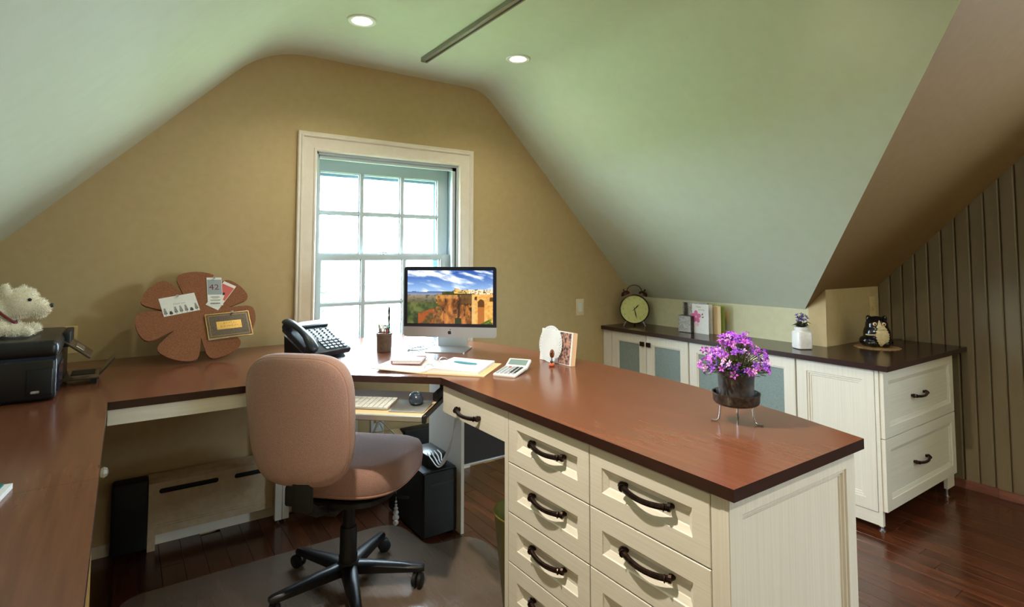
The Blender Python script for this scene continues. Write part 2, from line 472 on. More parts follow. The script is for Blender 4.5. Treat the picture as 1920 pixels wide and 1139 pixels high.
mb.box(XH + .03, XH + .07, sy0, sy0 + .05, sz0, sz1).box(XH + .03, XH + .07, sy1 - .05, sy1, sz0, sz1).box(XH + .03, XH + .07, sy0, sy1, 1.46, 1.50)
struct('window_2', mb, M['sash'])
# ---- panelled wall on the right: single boards
wr = struct('wall_right', MB(frame((XH - .003, 0, 0), (0, -1, 0), (0, 0, 1))).poly([(-YS, 0), (-YF, 0), (-YF, 2.5), (-YS, 2.5)], -.12, 0, [[(-sy1, sz0), (-sy0, sz0), (-sy0, sz1), (-sy1, sz1)]]), M['groove'])
BW = .0687
y = YS
k = 0
while y > .05:
    y1 = y - .0018; y0 = y - BW + .0018
    tp = lambda yy: min(ZC, ZT + 1.744 - yy)
    c = .006; xb = XH - .003; xf = XH - .016
    pts = [(y0, xb), (y0, xf + c), (y0 + c, xf), (y1 - c, xf), (y1, xf + c), (y1, xb)]
    mb = MB().loops([[(px, py, .0) for py, px in pts], [(px, py, tp(py)) for py, px in pts]])
    build('board', mb, M['board'], wr)
    y -= BW; k += 1
struct('trim_1', MB().box(XH - .03, XH - .016, 1.06, 1.60, .0, .045), M['basewood'])
struct('trim_2', MB().box(XH - .034, XH - .016, -.6, 1.058, .0, .042), M['basewood'])
struct('baseboard_back', MB().box(XLW, 1.8, D - .014, D, 0, .05), M['trim'])

# ---- window
w1 = bpy.data.objects.new('window_1', None); COL.objects.link(w1); w1.location = (0, D, 0); w1['kind'] = 'structure'
cw = .101
for side in ('l', 'r', 't'):
    mb = MB()
    # stepped section: (distance from the opening, projection into the room)
    sec = [(0, 0), (0, .012), (.006, .018), (.014, .018), (.018, .013), (.070, .016), (.076, .024), (.082, .024), (.086, .020), (cw - .004, .022), (cw, .018), (cw, 0)]
    ix0, ix1, iz1 = WX0, 1.714, WZ1
    if side == 'l': a = [[(ix0 - d, -p, .70) for d, p in sec], [(ix0 - d, -p, iz1 + d) for d, p in sec]]
    if side == 'r': a = [[(ix1 + d, -p, .70) for d, p in sec[::-1]], [(ix1 + d, -p, iz1 + d) for d, p in sec[::-1]]]
    if side == 't': a = [[(ix0 - d, -p, iz1 + d) for d, p in sec], [(ix1 + d, -p, iz1 + d) for d, p in sec]]
    mb.loops(a)
    build('casing', mb, M['trim'], w1)
mb = MB()
mb.box(WX0, WX0 + .012, .0, .055, WZ0, WZ1).box(WX1 - .0, WX1 + .014, -.001, .055, WZ0, WZ1).box(WX0, WX1, .0, .055, WZ1 - .012, WZ1)
mb.box(WX0 + .0, WX0 + .02, .012, .03, WZ0, WZ1 - .01).box(WX1 - .022, WX1, .012, .03, WZ0, WZ1 - .01).box(WX0, WX1, .012, .03, WZ1 - .034, WZ1 - .012)
mb.box(WX0, WX0 + .003, .055, .176, WZ0, WZ1).box(WX1 - .003, WX1, .055, .176, WZ0, WZ1).box(WX0, WX1, .055, .176, WZ1 - .003, WZ1)
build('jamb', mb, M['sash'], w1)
build('window_stool', MB().box(WX0 - .12, 1.714 + .12, -.004, .0, .66, .70).box(WX0, WX1, 0, .18, WZ0 - .02, WZ0), M['trim'], w1)
def sash(y0, y1, z0, z1, gz, name):
    cols = [(.887, 1.118), (1.138, 1.371), (1.391, 1.622)]
    o = Vector((0, 0, 0))
    holes = []
    for a, b in cols:
        for c, d in gz: holes.append([(a, c), (b, c), (b, d), (a, d)])
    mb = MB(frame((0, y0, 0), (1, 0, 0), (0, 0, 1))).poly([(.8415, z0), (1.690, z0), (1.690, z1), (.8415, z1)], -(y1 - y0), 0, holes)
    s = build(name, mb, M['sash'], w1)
    # thin bead around each light
    mb = MB()
    for h in holes:
        (a, c), (b, d) = h[0], h[2]
        e = .006; yy = y0 + .012
        mb.box(a, b, yy, yy + .012, c, c + e).box(a, b, yy, yy + .012, d - e, d).box(a, a + e, yy, yy + .012, c, d).box(b - e, b, yy, yy + .012, c, d)
    build('glazing_bead', mb, M['sash'], s)
    for h in holes:
        (a, c), (b, d) = h[0], h[2]
        build('pane', MB().box(a, b, (y0+y1)/2 + .002, (y0+y1)/2 + .004, c, d), M['glass'], s)
    return s
us = sash(.100, .135, 1.290, 1.850, [(1.317, 1.543), (1.557, 1.783)], 'upper_sash')
ls = sash(.058, .095, .735, 1.314, [(.786, 1.030), (1.044, 1.286)], 'lower_sash')
mb = MB().lathe([(.012, 0), (.012, .006), (.006, .01), (.006, .016)], 12, (1.26, .09, 1.314)).box(1.235, 1.285, .086, .094, 1.322, 1.328)
build('sash_lock', mb, M['nickel'], w1, smooth=True)
mb = MB(frame((0, .176, 0), (1, 0, 0), (0, 0, 1))).poly([(WX0, WZ0), (WX1, WZ0), (WX1, WZ1), (WX0, WZ1)], -.02, 0, [[(WX0+.035, WZ0+.04), (WX1-.07, WZ0+.04), (WX1-.07, WZ1-.105), (WX0+.035, WZ1-.105)]])
build('storm_frame', mb, M['storm'], w1)

# ---- outside
struct('ground_outside', MB().box(-30, 40, D + .6, 60, -3.2, -3.1), M['grass'])
def tree(loc, h, r, n, label, seed):
    t = thing('tree', label, 'tree', loc)
    build('trunk', MB().tube([(0, 0, 0), (.1, 0, h*.4), (0, .1, h*.8)], [.14, .1, .05], 8), M['bark'], t)
    rr = random.Random(seed); mb = MB()
    for i in range(n):
        v = Vector((rr.gauss(0, 1), rr.gauss(0, 1), rr.gauss(0, 1))).normalized() * r * rr.random()**.4
        c = Vector((0, 0, h*.8)) + v; s = .09 + .08*rr.random()
        a = Vector((rr.gauss(0, 1), rr.gauss(0, 1), rr.gauss(0, 1))).normalized(); b = a.orthogonal().normalized()
        mb.add([tuple(c - a*s), tuple(c + b*s*.5), tuple(c + a*s), tuple(c - b*s*.5)], [(0, 1, 2, 3)])
    f = build('foliage', mb, M['treeleaf'], t); f['kind'] = 'stuff'
tree((3.2, 13.0, -3.1), 4.6, .9, 500, 'leafy tree outside seen through upper left window panes', 3)
tree((4.4, 10.5, -3.1), 3.0, 1.3, 700, 'low spreading tree outside below the window', 5)
hs = thing('neighbour_house', 'pale neighbouring house far outside the window', 'house', (6.5, 19.0, -3.1))
build('wall', MB().box(-3.0, 4.0, 0, 4, 0, 3.4), M['siding'], hs)
build('roof', MB().add([(-3.2, -.2, 3.4), (4.2, -.2, 3.4), (4.2, 4.2, 3.4), (-3.2, 4.2, 3.4), (-3.2, 2, 4.6), (4.2, 2, 4.6)], [(0, 1, 5, 4), (2, 3, 4, 5), (1, 2, 5), (3, 0, 4), (3, 2, 1, 0)]), M['siding'], hs)
for hx in (-1.8, 0, 1.8): build('window', MB().box(hx, hx + .9, -.05, .02, 1.3, 2.6), M['storm'], hs)

# ================================================================== BUILT-IN DESK
FX = lambda x, y, z: frame((x, y, z), (0, -1, 0), (0, 0, 1))     # face towards -X, local x runs towards the camera
FY = lambda x, y, z: frame((x, y, z), (1, 0, 0), (0, 0, 1))      # face towards -Y
def steps(rail, t=.02, dep=.012, bev=.016):
    return [(0, -t), (0, -.0015), (.0015, 0), (rail, 0), (rail + .002, -.003), (rail + bev - .002, -dep + .002), (rail + bev, -dep)]

def handle(parent, Mx, L, out=.013, th=.0074):
    """bowed pull, local x along, local z out"""
    mb = MB(Mx); n = 14; pts = []; rs = []
    for i in range(n + 1):
        t = i/n*2 - 1
        pts.append((t*L/2, -.006*(1 - t*t), .015 + out*(1 - t*t))); rs.append(th*(1.0 - .12*(1 - abs(t))))
    mb.tube(pts, rs, 8)
    for s in (-1, 1):
        mb.cyl((s*L/2*.97, 0, -.0005), (s*L/2*.97, 0, .017), .0072, .0062, 10)
        mb.tube([(s*L/2*.955, 0, .014), (s*L/2*1.03, 0, .011)], [th*1.35, th*1.35], 10)
        mb.tube([(s*L/2*.86, -.001, .022), (s*L/2*.89, -.001, .0205)], [th*1.2, th*1.2], 10)
    return build('handle', mb, M['bronze'], parent, smooth=True)

far = [(1.518, YE), (1.573, .869), (1.60, 1.008), (1.632, 1.19), (1.647, 1.293), (1.656, 1.45), (1.659, 1.60), (1.657, 1.75), (1.653, 1.909), (1.641, 2.08), (1.625, 2.247), (1.607, 2.37), (1.583, 2.476), (1.552, 2.56), (1.515, 2.63), (1.47, 2.72), (1.42, 2.83), (1.37, 2.95), (1.33, D - .03)]
A2 = (.688, YB); B = (XP, 1.886)
SEAM = 1.436
wt = thing('desk_worktop', 'long dark cherry laminate desktop wrapping from left wall to peninsula end', 'desktop', (0, 0, ZD - TT))
main = [(XLW + .002, SEAM), (XL, SEAM), (XL, YB), A2, B, (XP, YE)] + far + [(XLW + .002, D - .03)]
build('slab', MB().poly(main, 0, TT, mi=0, mside=1), [M['top'], M['edge']], wt)
build('slab', MB().poly([(XLW + .002, .2), (XL, .2), (XL, SEAM - .001), (XLW + .002, SEAM - .001)], 0, TT, mi=0, mside=1), [M['top'], M['edge']], wt)

# ---- peninsula drawer cabinet
pc = thing('drawer_cabinet', 'cream ten-drawer cabinet under the free end of the desk', 'cabinet', (.994, YE, 0))
def P_(x, y, z): return (x - 1.0, y - YE, z)
build('carcass', MB().box(*[v for v in (.0205, .500, .042, .812)], 0.02, ZD - TT - .0005), M['melz'], pc)
for a_, b_, c_ in ((.0, .793, .812), (.002, .0415, .0635)):
    build('face_stile', MB().box(a_, .0205, b_, c_, .02, ZD - TT - .001), M['melz'], pc)
zb = [.822, .670, .521, .374, .227, .080]
for (ya, yb) in ((1.459, 1.0945), (1.0915, .733)):
    for i in range(5):
        z1, z0 = zb[i] - .0015, zb[i+1] + .0015
        Mx = FX(0, ya - YE, z0)
        d = build('drawer', MB(Mx).panel(ya - yb, z1 - z0, steps(.044)), M['mel'], pc)
        handle(d, FX(-.0 + .012, (ya + yb)/2 - YE - .005, (z0 + z1)/2 + .010), .142)
ep = build('end_panel', MB(FY(.0, .0205, .02)).panel(.516, ZD - TT - .0215, [(0, -.02), (0, -.0015), (.0015, 0), (.042, 0), (.044, -.004), (.050, -.004), (.053, -.009), (.058, -.009), (.061, -.012)]), M['melz'], pc)
build('rear_panel', MB().box(.5005, .516, .0415, .812, .02, ZD - TT - .001), M['melz'], pc)
build('plinth', MB().box(.05, .48, .05, .80, 0, .0195), M['mel'], pc)

# ---- pencil drawer over the kneehole, with its side board
kd = thing('pencil_drawer_unit', 'cream shallow pencil drawer box hung between keyboard corner and drawer cabinet', 'drawer', (.994, 1.48, .70))
build('box', MB().box(.021, .46, .005, .395, .03, ZD - TT - .7005), M['mel'], kd)
d = build('drawer', MB(FX(0, .413, .024)).panel(.411, .096, [(0, -.02), (0, -.001), (.001, 0)]), M['mel'], kd)
handle(d, FX(0, .218, .062), .142)
sb = thing('support_board', 'cream upright board carrying the desk beside the computer tower', 'board', (1.337, 2.36, 0))
build('board', MB().box(0, .016, 0, .34, 0, ZD - TT - .001), M['melz'], sb)
mp = thing('modesty_board', 'dark board closing the back of the kneehole under the peninsula', 'board', (1.356, 2.37, 0))
build('board', MB().box(0, .235, 0, .018, .315, ZD - TT - .001), M['darkbrown'], mp)
build('edge_strip', MB().box(0, .235, -.002, .018, .307, .3145), M['alu'], mp)

# ---- apron and twin leg of the back wing
ap = thing('desk_apron', 'cream apron rail under the desk edge left of the chair', 'apron rail', (XL, YB + .008, .779))
build('rail', MB().box(.001, .69, 0, .018, 0, ZD - TT - .779 - .0005), M['melx'], ap)
lg = thing('support_post', 'cream twin-board support post standing before the baseboard heater', 'support post', (.64, 2.955, 0))
for a in (0, .0335):
    b = build('leg_board', MB().box(a, a + .031, 0, .03, .018, ZD - TT - .001), M['melz'], lg)
    build('glide', MB().cyl((a + .016, .015, 0), (a + .016, .015, .018), .006, n=10), M['steel'], b)

# ---- cabinet under the left wing, seen almost edge on
lc = thing('side_cabinet', 'cream cabinet under the left wing with a glass knob', 'cabinet', (XLW + .01, .25, 0))
dx = -.052 - (XLW + .01)
build('carcass', MB().box(0, dx - .02, 0, 1.79, .05, ZD - TT - .001), M['melz'], lc)
build('plinth', MB().box(.05, dx - .06, .02, 1.75, 0, .05), M['mel'], lc)
for i, (a, b) in enumerate(((.003, .594), (.597, 1.19), (1.193, 1.787))):
    d = build('door', MB(frame((dx, a, .055), (0, 1, 0), (0, 0, 1))).panel(b - a, .70, steps(.05)), [M['gold']], lc)
    mb = MB(frame((dx, b - .035 if i != 1 else a + .035, .688), (0, 1, 0), (0, 0, 1)))
    mb.lathe([(.006, 0), (.005, .012), (.012, .015), (.016, .022), (.012, .030), (.004, .033)], 8)
    build('knob', mb, M['crystal'], d)
build('drawer_rail', MB().box(dx - .02, dx, 0, 1.79, .758, ZD - TT - .001), M['gold'], lc)

# ---- keyboard tray on the diagonal
dg = Vector((A2[0] - B[0], A2[1] - B[1], 0)).normalized()       # along the diagonal, towards the left
dn = Vector((-dg.y, dg.x, 0)); dn = dn if dn.x < 0 else -dn      # out of the corner, towards the sitter
rot = math.atan2(-dg.y, -dg.x)                                  # local +x runs right along the diagonal
TZ = .752
tr = thing('keyboard_tray', 'pull-out keyboard tray with silver front edge under the desk corner', 'keyboard tray', (.868, 1.782, TZ), rot)
build('board', MB().box(-.56, -.012, .004, .34, -.018, 0), M['manila'], tr)
build('front_edge', MB().rbox((-.285, .0, -.009), (.55, .009, .022), .003, 1), M['alu'], tr)
build('end_cap', MB().rbox((-.005, .003, -.010), (.014, .016, .026), .002, 1), M['blackm'], tr)
build('side_rail', MB().box(-.012, -.004, .008, .33, -.016, .002), M['black'], tr)
for xx in (-.55, -.03):
    build('slide', MB().box(xx, xx + .02, .20, .36, .0, .03).box(xx, xx + .02, .30, .36, .03, ZD - TT - TZ - .0005), M['blackm'], tr)

# ================================================================== RIGHT CABINET RUN
XC = 2.949
ct = thing('counter_top', 'dark brown counter top along the low wall at right', 'counter', (0, 0, ZR - .0256))
build('slab', MB().poly([(XG, D - .004), (XG, YG), (XH - .018, YG), (XH - .018, YS - .003), (XW - .003, YS - .003), (XW - .003, D - .004)], 0, .0256, mi=0, mside=1), [M['rtop'], M['edge']], ct)
CT = ZR - .0256 - .0006
def feet(parent, pts):
    for a, b in pts:
        build('foot', MB().cyl((a, b, 0), (a, b, .041), .007, n=10).cyl((a, b, 0), (a, b, .004), .014, n=12), M['steel'], parent, smooth=True)
def glass_doors(root, x0, yo, doors, knobs):
    for (ya, yb), kn in zip(doors, knobs):
        z0, z1 = .102, CT - .004
        st = [(0, -.02), (0, -.0015), (.0015, 0), (.056, 0), (.058, -.004), (.064, -.004), (.066, -.010)]
        d = build('door', MB(FX(x0, ya - yo, z0)).panel(ya - yb, z1 - z0, st, hole=True), M['melz'], root)
        build('pane', MB(FX(x0, ya - yo, z0)).box(.065, ya - yb - .065, .065, z1 - z0 - .065, -.016, -.011), M['frost'], d)
        kx = (ya - yb - .026) if kn == 'r' else .026
        build('knob', MB(FX(x0, ya - yo, z0)).rbox((kx, z1 - z0 - .058, .012), (.032, .030, .014), .002, 1).box(kx - .006, kx + .006, z1 - z0 - .064, z1 - z0 - .052, -.001, .006), M['bronze'], d)
ua = thing('glass_door_cabinet', 'cream low cabinet with two frosted glass doors under the alarm clock', 'cabinet', (XC, 2.31, 0), group='low cabinets with frosted glass doors')
build('carcass', MB().box(.0205, XW - XC - .004, .002, .764, .10, CT), M['melz'], ua)
build('filler', MB().box(0, .0205, .681, .764, .10, CT - .002), M['melz'], ua)
build('plinth', MB().box(.008, .024, .002, .764, .041, .0995), M['mel'], ua)
glass_doors(ua, 0, 2.31, [(2.988, 2.6625), (2.6585, 2.315)], 'rl')
feet(ua, [(.03, .05), (.03, .70), (.30, .05), (.30, .70)])
ub = thing('glass_door_cabinet', 'cream low cabinet with two frosted glass doors behind the purple flowers', 'cabinet', (XC, 1.622, 0), group='low cabinets with frosted glass doors')
build('carcass', MB().box(.0205, XW - XC - .004, .003, .686, .10, CT), M['melz'], ub)
build('plinth', MB().box(.008, .024, .003, .686, .041, .0995), M['mel'], ub)
glass_doors(ub, 0, 1.622, [(2.305, 1.967), (1.963, 1.627)], 'rl')
feet(ub, [(.03, .05), (.03, .62), (.30, .05), (.30, .62)])
uc = thing('lateral_file_cabinet', 'cream lateral file cabinet with two wide drawers at the counter end', 'cabinet', (XC, 1.205, 0))
CX1 = .862
build('carcass', MB().box(.0205, CX1 - .004, .0305, .412, .10, CT), M['melz'], uc)
build('corner_post', MB().box(.0, .0205, .0205, .037, .041, CT - .001), M['mel'], uc)
build('side_panel', MB(FX(0, .4135, .102)).panel(.374, CT - .106, [(0, -.02), (0, -.0015), (.0015, 0), (.052, 0), (.054, -.004), (.062, -.004), (.064, -.008), (.072, -.008), (.074, -.011)]), M['melz'], uc)
build('plinth', MB().box(.006, .024, .037, .4135, .041, .0995), M['mel'], uc)
build('corner_leg', MB().box(CX1 - .10, CX1 - .006, .012, .03, .041, .112), M['mel'], uc)
build('base_rail', MB().box(.0205, CX1 - .006, .0205, .030, .10, .116), M['melx'], uc)
for z0, z1 in ((.447, CT - .004), (.112, .443)):
    d = build('drawer', MB(FY(.004, 0, z0)).panel(CX1 - .004, z1 - z0, steps(.050, dep=.010, bev=.02)), M['melx'], uc)
    handle(d, FY(.408, .010, (z0 + z1)/2 + .0), .15, .016)
feet(uc, [(.06, .05), (CX1 - .09, .022), (.06, .36), (CX1 - .09, .36)])

# ================================================================== OFFICE CHAIR
ch = thing('office_chair', 'armless pinkish-tan fabric office chair with black five-star base', 'chair', (.760, 2.236, 0), radians(46))
def sup(a, b, e, n=48, tap=0):
    r = []
    for i in range(n):
        t = 2*pi*i/n; c, s_ = cos(t), sin(t)
        x = a*math.copysign(abs(c)**(2/e), c); y = b*math.copysign(abs(s_)**(2/e), s_)
        r.append((x*(1 + tap*y/b), y))
    return r
# seat (local x forward)
o2 = sup(.268, .243, 3.0)
rings = []
for k, z in ((.55, .400), (.84, .401), (.94, .408), (.985, .428), (1.0, .462), (.99, .490), (.95, .509), (.85, .521), (.6, .526), (.3, .527)):
    rings.append([(x*k + .078, y*k, z - .022*max(0, x*k/.268)**3 + .006*max(0, -x*k/.268)**2 - .006*(1 - abs(y*k/.236))*(k < .9)*(z > .5)) for x, y in o2])
seat = build('seat', MB().loops(rings), M['fabric'], ch, smooth=True, angle=80)
build('seat_piping', MB().tube([(x*.972 + .078, y*.972, .418 - .022*max(0, x/.268)**3 + .006*max(0, -x/.268)**2) for x, y in o2], .0035, 6, closed=True), M['piping'], seat, smooth=True)
build('seat_shell', MB().poly([(x*.82 + .015, y*.86) for x, y in sup(.245, .228, 3.0, 32)], .384, .4005), M['blackm'], ch)
# backrest: outline in (v across, h up)
lean = radians(8)
BM = Matrix.Translation((-.400, .012, .745)) @ Matrix.Rotation(-lean, 4, 'Y')
o3 = sup(.187, .226, 3.7, 56, .045)
rings = []
for k, t in ((.3, -.004), (.6, -.003), (.86, .001), (.955, .008), (.975, .014), (.966, .017), (.975, .020), (.995, .030), (1.0, .045), (.985, .060), (.93, .072), (.78, .078), (.4, .080)):
    rings.append([(t + .018*(v*k/.2)**2, v*k, h*k) for v, h in o3])
back = build('backrest', MB(BM).loops(rings), M['fabric'], ch, smooth=True, angle=80)
build('back_piping', MB(BM).tube([(.0165 + .018*(v*.972/.2)**2, v*.972, h*.972) for v, h in o3], .0034, 6, closed=True), M['piping'], back, smooth=True)
mb = MB().rbox((-.10, 0, .372), (.20, .085, .022), .006, 2)
mb.tube([(-.16, 0, .374), (-.25, 0, .400), (-.31, 0, .437), (-.342, 0, .50)], [.016, .018, .02, .02], 10)
mb.rbox((-.352, 0, .51), (.026, .070, .13), .008, 2)
mb.rbox((-.330, .050, .49), (.040, .04, .07), .010, 2)
build('back_bracket', mb, M['blackm'], ch, smooth=True)
build('mechanism', MB().rbox((.0, 0, .366), (.18, .15, .036), .008, 2), M['blackm'], ch, smooth=True)
build('lever', MB().tube([(.02, -.07, .366), (.02, -.17, .364), (.02, -.20, .357)], .005, 8).rbox((.02, -.215, .355), (.012, .05, .010), .003, 1), M['blackm'], ch, smooth=True)
build('gas_lift', MB().lathe([(.024, .22), (.024, .350)], 20), M['black'], ch, smooth=True)
build('column_cover', MB().lathe([(.036, .10), (.036, .13), (.033, .135), (.032, .232), (.030, .238), (.026, .240)], 24), M['blackm'], ch, smooth=True)
build('hub', MB().lathe([(.03, .062), (.046, .068), (.046, .10), (.038, .108)], 20), M['blackm'], ch, smooth=True)
for k in range(5):
    a = radians(-30 + 72*k) - radians(46)
    R = Matrix.Rotation(a, 4, 'Z')
    sec = lambda x, w, z0, z1: [(x, -w, z0), (x, w, z0), (x, w*1.0, z1 - .008), (x, w*.55, z1), (x, -w*.55, z1), (x, -w, z1 - .008)]
    mb = MB(R).loops([sec(.035, .030, .066, .104), sec(.12, .026, .064, .098), sec(.22, .021, .060, .086), sec(.285, .018, .058, .080), sec(.298, .014, .060, .076)])
    arm = build('base_arm', mb, M['black'], ch, smooth=True, angle=40)
    cm = MB(R @ Matrix.Translation((.277, 0, 0)) @ Matrix.Rotation(1.3 + k, 4, 'Z'))
    for s in (-1, 1):
        q = [(.024, 0), (.027, .003), (.027, .014), (.022, .017)]
        rr = [[(-.016 + r*cos(2*pi*i/16), s*(.003 + zz), .028 + r*sin(2*pi*i/16)) for i in range(16)] for r, zz in q]
        cm.loops(rr if s < 0 else [g[::-1] for g in rr])
    build('caster', cm, M['blackm'], ch, smooth=True)
    build('caster_stem', MB(R @ Matrix.Translation((.277, 0, 0))).lathe([(.008, .030), (.008, .062)], 10), M['steel'], ch)

cm = tag(build('chair_mat', MB().poly([(.02, 1.45), (1.27, 1.45), (1.385, 1.55)] + [(1.392, 2.0)] + bez((1.395, 2.16), (1.402, 2.335), (1.30, 2.335), 6) + bez((1.26, 2.335), (1.16, 2.335), (1.155, 2.42), 6) + bez((1.15, 2.50), (1.145, 2.655), (1.02, 2.655), 6) + bez((.12, 2.655), (.02, 2.655), (.015, 2.56), 6), .0002, .0028), M['matplastic']), 'clear plastic chair mat on the floor under the office chair', 'chair mat')
ch.location.z = .003

# ---- crystal pull hanging below the seat
cp = thing('crystal_pendant', 'small clear beaded crystal pendant dangling below the chair seat', 'pendant', (.945, 2.205, .205))
mb = MB()
for z, r in ((.012, .012), (.032, .014), (.052, .012), (.068, .009), (.082, .006), (.095, .005)): mb.ball((0, 0, z), r, (1, 1, .85), 10, 6)
build('beads', mb, M['crystal'], cp, smooth=True)
build('string', MB().cyl((0, 0, .095), (0, 0, .176), .001, n=6), M['silver'], cp)

# ---- under the desk
tw = thing('computer_tower', 'black computer tower standing on the floor behind the chair', 'computer', (1.158, 2.40, 0))
build('case', MB().rbox((.087, .20, .158), (.174, .40, .296), .006, 2), M['blackm'], tw, smooth=True)
build('front_panel', MB().rbox((.087, -.004, .158), (.170, .012, .29), .004, 1), M['black'], tw)
build('drive_slot', MB().box(.03, .16, -.0115, -.009, .24, .252), M['darkbrown'], tw)
for a in (.02, .155):
    for b in (.04, .36): build('foot', MB().cyl((a, b, 0), (a, b, .0105), .01, n=10), M['blackm'], tw)
bx = thing('backup_drive', 'small black external drive box on top of the computer tower', 'drive', (1.20, 2.43, .3065))
build('case', MB().rbox((.05, .09, .03), (.10, .17, .060), .005, 2), M['black'], bx, smooth=True)
build('lamp', MB().box(.045, .055, .0035, .0055, .028, .032), M['keyl'], bx)

bn = thing('waste_bin', 'olive green plastic waste bin in the kneehole', 'bin', (1.255, 1.72, .003))
build('bucket', MB().lathe([(.085, 0), (.088, .004), (.122, .355), (.126, .36), (.126, .364), (.119, .362), (.084, .008), (.02, .007)], 32), M['olive'], bn, smooth=True)

ht = thing('baseboard_heater', 'cream enamel baseboard heater with slotted top along the gable wall', 'heater', (.12, D - .0145, 0))
def stadium(x0, x1, z, r, n=8):
    return [(x0 + r*cos(a), z + r*sin(a)) for a in [pi/2 + pi*i/n for i in range(n+1)]] + [(x1 + r*cos(a), z + r*sin(a)) for a in [-pi/2 + pi*i/n for i in range(n+1)]]
slots = [stadium(.05 + .305*k, .05 + .305*k + .215, .150 + .037, .011) for k in range(4)]
build('front_panel', MB(FY(0, -.064, .068)).poly([(0, 0), (1.205, 0), (1.205, .225), (0, .225)], -.004, 0, slots), M['heater'], ht)
build('vent_back', MB().box(.01, 1.195, -.045, -.04, .08, .29), M['blackm'], ht)
build('lid', MB().loops([[(xx, -.064, .2931), (xx, -.066, .2935), (xx, -.050, .305), (xx, 0, .318), (xx, 0, .3145), (xx, -.050, .3)] for xx in (0, 1.205)]), M['heater'], ht)
for zz in (.098, .108): build('rib', MB().box(0, 1.205, -.0675, -.064, zz, zz + .004), M['heater'], ht)
build('bracket', MB().box(0, .03, -.06, 0, .0, .068), M['heater'], ht); build('bracket', MB().box(1.17, 1.205, -.06, 0, 0, .068), M['heater'], ht)
for (a, b) in ((-.135, -.001), (1.2065, 1.47)):
    build('end_cover', MB().rbox(((a + b)/2, -.037, .1665), (b - a, .074, .305), .012, 3), M['blackm'], ht, smooth=True)

def plate(name, label, cat, Mx, w, h, m, holes=1, ph='outlet', loc=(0, 0, 0)):
    t = thing(name, label, cat, tuple(Mx.translation))
    R = Mx.to_3x3().to_4x4()
    build('cover', MB(R).rbox((0, 0, .003), (w, h, .006), .002, 2), m, t, smooth=True)
    return t, R
S_X = lambda x, y, z: frame((x, y, z), (0, -1, 0), (0, 0, 1))
sw, R = plate('light_switch', 'ivory slide dimmer switch on the gable wall right of the monitor', 'switch', FY(2.72, D, .937), .072, .117, M['ivory'])
build('paddle', MB(R).rbox((0, 0, .0075), (.034, .066, .005), .0015, 1), M['white'], sw); build('slider', MB(R).box(-.004, .004, .015, .028, .010, .014), M['white'], sw)
def duplex(t, R, horizontal=False):
    for s in (-1, 1):
        cx, cy = (s*.019, 0) if horizontal else (0, s*.019)
        f = build('socket', MB(R).rbox((cx, cy, .0065), (.030, .026, .004), .001, 1), M['beige'], t)
        build('slots', MB(R).box(cx - .008, cx - .006, cy - .004, cy + .006, .0084, .0088).box(cx + .006, cx + .008, cy - .004, cy + .006, .0084, .0088).cyl((cx, cy - .008, .0084), (cx, cy - .008, .0088), .0025, n=8), M['ink'], f)['kind'] = 'stuff'
o1, R = plate('wall_outlet', 'beige electrical outlet on the low wall behind the greeting card', 'outlet', S_X(XW, 2.305, .905), .118, .072, M['beige'], loc=0); duplex(o1, R, True)
o2_, R = plate('wall_outlet', 'beige electrical outlet in the alcove above the cat figurine', 'outlet', FY(3.855, YS, .995), .075, .117, M['beige']); duplex(o2_, R)
o3_, R = plate('wall_plate', 'blank beige cover plate on the gable wall behind the printer', 'wall plate', FY(-.195, D, .945), .075, .117, M['beige'])
build('screw', MB(R).cyl((0, .045, .006), (0, .045, .0075), .003, n=8), M['nickel'], o3_); build('screw', MB(R).cyl((0, -.045, .006), (0, -.045, .0075), .003, n=8), M['nickel'], o3_)
dp, R = plate('data_outlet', 'white data outlet plate on the wall under the keyboard tray', 'outlet', FY(1.20, D, .375), .078, .118, M['white'])
for a, b, m in ((-.014, .032, 'ink'), (.014, .032, 'ink'), (-.014, 0, 'pencily'), (.014, 0, 'white')): build('jack', MB(R).box(a - .008, a + .008, b - .008, b + .008, .0055, .0072), M[m], dp)
op, R = plate('power_outlet', 'white power outlet with plugs on the wall behind the chair back', 'outlet', FY(1.05, D, .375), .075, .118, M['white'])
build('plug', MB(R).rbox((0, .022, .02), (.028, .026, .028), .005, 2), M['white'], op); build('plug', MB(R).rbox((0, -.022, .02), (.028, .026, .028), .005, 2), M['keyl'], op)
def cable(label, pts, r=.0035, m='cable', n=24):
    P = [Vector(p) for p in pts]; out = []
    for i in range(len(P) - 1):
        p0, p1, p2, p3 = P[max(i-1, 0)], P[i], P[i+1], P[min(i+2, len(P)-1)]
        for k in range(8):
            t = k/8
            out.append(.5*((2*p1) + (-p0 + p2)*t + (2*p0 - 5*p1 + 4*p2 - p3)*t*t + (-p0 + 3*p1 - 3*p2 + p3)*t**3))
    out.append(P[-1])
    return tag(build('cable', MB().tube(out, r, 6), M[m], smooth=True), label, 'cable')
cable('white cable drooping from the data outlet to the computer tower', [(1.214, D - .0105, .373), (1.22, D - .04, .37), (1.27, 2.93, .30), (1.31, 2.9, .22), (1.28, 2.86, .14), (1.24, 2.83, .12)])
cable('thin white cable looping left from the data outlet', [(1.214, D - .0105, .362), (1.205, 3.0, .33), (1.16, 2.96, .33), (1.10, 2.96, .345), (1.06, 2.985, .35)], .0028)
cable('grey power cable falling from the lower plug', [(1.05, 3.042, .345), (1.07, 2.98, .32), (1.12, 2.93, .24), (1.14, 2.92, .10), (1.10, 2.93, .006)], .004, 'keyl')
